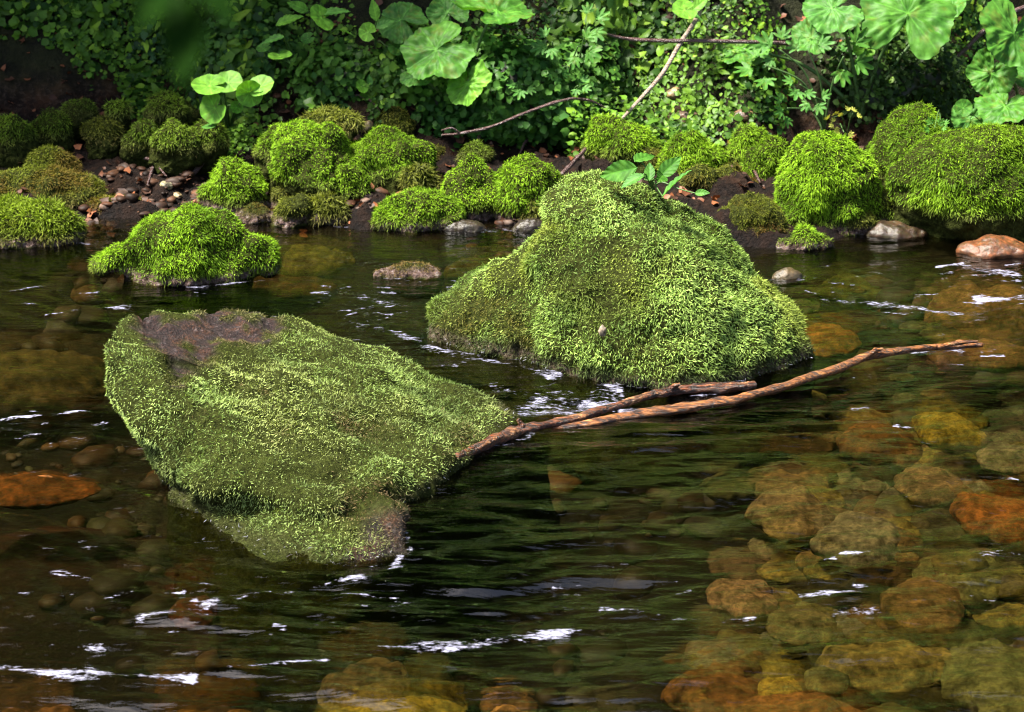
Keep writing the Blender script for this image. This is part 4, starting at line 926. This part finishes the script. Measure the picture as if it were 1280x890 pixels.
# scattered dead leaves
g = np.random.default_rng(12); n = 2600
x = g.uniform(-2.2, 2.2, n); y = g.uniform(5.12, 6.4, n); z = hz(x, y) + .008
V, T, C = leaf_cloud(np.stack([x, y, z], -1), unit(np.stack([g.normal(0, .5, n), g.normal(-.3, .5, n), np.ones(n)], -1)), g.uniform(.004, .017, n),
                     lerp((.035, .014, .007), (.20, .065, .022), g.random(n) ** 2), g, 6)
tag(link('leaf_litter', mesh_np('leaf_litter', V, [T], C), M_DEAD), 'fallen reddish brown leaves scattered on the bank', 'leaf litter', kind='stuff')

def creeper_mound(name, label, px, py, Y, rad, n, pal, seed, szs=(.007, .016), cat='creeper'):
    g = np.random.default_rng(seed); c = at(px, py, Y)
    D, T = ico(4); V = rubble(D * rad, T, .55 * min(rad), 1.6 / max(rad), seed)
    r = thing(name, label, cat, c - np.array([0, 0, rad[2]]))
    link('stem_mass', mesh_np('stem_mass', V * .9 + [0, 0, rad[2]], [T], np.tile((.015, .02, .006), (len(V), 1))), M_STEM, r)
    vn = vnormals(V, T); k = g.integers(0, len(V), n)
    P = V[k] + g.normal(0, .012, (n, 3)) + vn[k] * (g.uniform(-.01, .07, (n, 1)) * (fbm(V[k] * 12, 2, seed + 3)[:, None] + .5)) + [0, 0, rad[2]]
    Nn = unit(vn[k] * .8 + [0, -.35, .55] + g.normal(0, .4, (n, 3)))
    t = np.clip(.45 + .5 * fbm(P * 9, 3, seed) + g.normal(0, .22, n), 0, 1)
    v, tt, cc = leaf_cloud(P, Nn, g.uniform(*szs, n), lerp(*pal, t) * g.uniform(.75, 1.25, (n, 1)), g)
    link('foliage', mesh_np('foliage', v, [tt], cc), M_IVY, r)
creeper_mound('creeper_mound', 'mound of small leaved creeper overhanging the dark hollow behind the twig', 640, 118, 5.84, (.27, .17, .14), 8000, ((.020, .065, .010), (.07, .17, .022)), 71)
creeper_mound('creeper_mound', 'creeper mound left of the butterbur above the wide cushion', 470, 100, 5.95, (.20, .14, .13), 4500, ((.022, .07, .010), (.085, .19, .022)), 72)
creeper_mound('creeper_mound', 'dark mossy creeper mound behind the egg shaped cushion', 1115, 112, 5.88, (.17, .14, .13), 5500, ((.012, .026, .006), (.035, .07, .012)), 73, (.005, .011))
creeper_mound('creeper_mound', 'dim creeper mound above the round leaved sprout', 340, 75, 6.1, (.22, .14, .12), 4500, ((.016, .05, .009), (.06, .14, .018)), 74)
creeper_mound('creeper_mound', 'creeper mound behind the pale stick at the top', 800, 40, 6.25, (.28, .14, .12), 5000, ((.016, .045, .009), (.055, .13, .016)), 75)
creeper_mound('creeper_mound', 'shaded creeper mound in the dark left corner', 130, 70, 6.35, (.34, .16, .14), 4500, ((.012, .035, .010), (.04, .09, .03)), 76)

# ------------------------------------------------------------------ tree that shades the left bank (crown above the frame)
def tree(name, label, base, top, r0, blobs, n, seed, pal=((.03, .08, .012), (.08, .17, .02))):
    g = np.random.default_rng(seed); base = np.array(base, float); top = np.array(top, float); r = thing(name, label, 'tree', base)
    mid = (base + top) / 2 + [.1, -.05, 0]
    v, f = tube(np.stack([base - [0, 0, .1], base + [0, 0, .5], mid, top]) - base, [r0 * 1.4, r0, r0 * .75, r0 * .3], 16, .12, seed, 10)
    link('trunk', mesh_np('trunk', v, f), M_TRUNK, r)
    Ps = []
    for (bx, by, bz, br, k) in blobs:
        b = np.array([bx, by, bz])
        v, f = tube(np.stack([mid, mid * .5 + b * .5 + [0, 0, .15], b]) - base, [r0 * .45, r0 * .25, r0 * .08], 8, .1, seed, 8)
        link('limb', mesh_np('limb', v, f), M_TRUNK, r)
        q = unit(g.normal(0, 1, (k, 3))) * (g.random((k, 1)) ** .4) * br * [1.2, 1.1, .55]
        q = q[fbm((q + b) * 2.6, 2, seed) > -.25]
        Ps.append(q + b)
    P = np.concatenate(Ps) - base; n = len(P)
    v, t, c = leaf_cloud(P, unit(g.normal(0, .5, (n, 3)) + [0, -.1, 1]), g.uniform(.03, .065, n), lerp(*pal, g.random(n)), g)
    link('crown', mesh_np('crown', v, [t], c), M_IVY, r)
tree('tree', 'broadleaf tree leaning over the shaded left bank', (-3.1, 6.6, float(hz(-3.1, 6.6)) - .05), (-2.4, 6.0, 4.6), .16,
     [(-2.5, 6.1, 1.9, .75, 3000), (-3.2, 5.9, 2.5, .8, 2500), (-2.1, 6.7, 1.9, .7, 3000), (-3.4, 6.1, 3.0, .9, 2000), (-2.4, 6.8, 2.7, .8, 2000)], 0, 91)
tree('tree', 'unseen slender tree added to shade the top of the bank', (1.9, 7.6, float(hz(1.9, 7.6)) - .05), (1.0, 6.6, 4.4), .11,
     [(-1.0, 6.05, 1.75, .5, 600), (-.3, 6.25, 2.1, .38, 800), (.6, 6.35, 2.1, .45, 1000), (1.3, 6.35, 2.3, .45, 900), (-1.8, 6.15, 1.9, .6, 2200)], 0, 93)  # crowns added out of view to throw dappled shade on the bank
tree('tree', 'unseen bright leaved young tree added to mirror green in the water', (1.4, 10.6, float(hz(1.4, 10.6)) - .05), (1.1, 10.2, 5.0), .10,
     [(.6, 9.0, 3.9, .8, 1600), (1.4, 9.2, 4.3, .8, 1600), (.9, 9.3, 5.0, .8, 1600), (2.2, 9.6, 4.6, .9, 1500)], 0, 95, ((.06, .15, .012), (.16, .34, .03)))  # added out of view, leaves coloured bright for green streaks in the water
# leaf spray hanging close to the lens, far out of focus
M_IVY.node_tree.nodes['Principled BSDF'].inputs['Specular IOR Level'].default_value = .12
tw = thing('hanging_twig', 'out of focus green leaf spray dangling close to the lens at the upper left', 'twig', at(232, -120, .62))
b0 = np.array(tw.location)
v, f = tube(np.stack([at(270, -260, .63), at(245, -150, .625), at(222, -20, .62), at(220, 30, .62)]) - b0, [.0012, .001, .0008, .0006], 6, .05, 1, 6)
link('stem', mesh_np('stem', v, f, np.tile((.03, .06, .012), (len(v), 1))), M_STEM, tw)
g = np.random.default_rng(5)
for (px, py, rp, ang) in [(228, 50, 62, 268), (196, -5, 52, 245), (262, -15, 56, 300)]:
    c = at(px, py, .62); s = rp * .62 / F * 1.05
    nrm = unit(unit(CAM - c) + [0.1, 0, .7]); tip = RT * math.cos(math.radians(ang)) + UP * math.sin(math.radians(ang)); tip = unit(tip - (tip @ nrm) * nrm); rt = np.cross(tip, nrm)
    V, Fs, C = ovate(g, ((.006, .020, .003), (.010, .028, .004)), .5)
    link('leaf', mesh_np('leaf', c + s * (V[:, :1] * rt + V[:, 1:2] * tip + V[:, 2:3] * nrm) - b0, Fs, C), leafy_material('matt_leaf', .9, .2, (1.1, 1.25, .35), 0.0, False), tw)

# ------------------------------------------------------------------ light, camera, render
SUN_EL, SUN_AZ = math.radians(63), math.radians(-97)      # azimuth from +Y clockwise: from the left, behind the camera
sd = np.array([math.cos(SUN_EL) * math.sin(SUN_AZ), math.cos(SUN_EL) * math.cos(SUN_AZ), math.sin(SUN_EL)])
L = bpy.data.lights.new('sun', 'SUN'); L.energy = 3.4; L.angle = math.radians(10); L.color = (1, .95, .86)
lo = bpy.data.objects.new('sun', L); COL.objects.link(lo); lo.rotation_euler = Vector(sd).to_track_quat('Z', 'Y').to_euler(); lo.location = (0, 0, 12)
w = bpy.data.worlds.new('World'); S.world = w; w.use_nodes = True
nt = w.node_tree; bg = nt.nodes['Background']
sky = nt.nodes.new('ShaderNodeTexSky'); sky.sky_type = 'NISHITA'; sky.sun_disc = False
sky.sun_elevation = SUN_EL; sky.sun_rotation = SUN_AZ; sky.dust_density = 3.0; sky.ozone_density = 0.6
nt.links.new(sky.outputs[0], bg.inputs[0]); bg.inputs[1].default_value = 0.05

cd = bpy.data.cameras.new('camera'); cam = bpy.data.objects.new('camera', cd); COL.objects.link(cam)
cd.sensor_width = 36; cd.lens = 36 * F / 1280; cd.clip_end = 500; cd.clip_start = .05
cam.location = CAM; cam.rotation_euler = (math.pi / 2 - PITCH, 0, 0)
cd.dof.use_dof = True; cd.dof.focus_distance = 4.0; cd.dof.aperture_fstop = 9
S.camera = cam
S.render.engine = 'CYCLES'
cy = S.cycles
cy.pixel_filter_type = 'BLACKMAN_HARRIS'; cy.filter_width = 1.1; cy.use_denoising = True; cy.caustics_refractive = False; cy.caustics_reflective = False
cy.max_bounces = 8; cy.transmission_bounces = 6; cy.diffuse_bounces = 3; cy.glossy_bounces = 3; cy.transparent_max_bounces = 6
cy.sample_clamp_indirect = 6.0; cy.blur_glossy = 0.5
S.view_settings.view_transform = 'Standard'; S.view_settings.look = 'None'; S.view_settings.gamma = 1
S.view_settings.exposure = 2.7
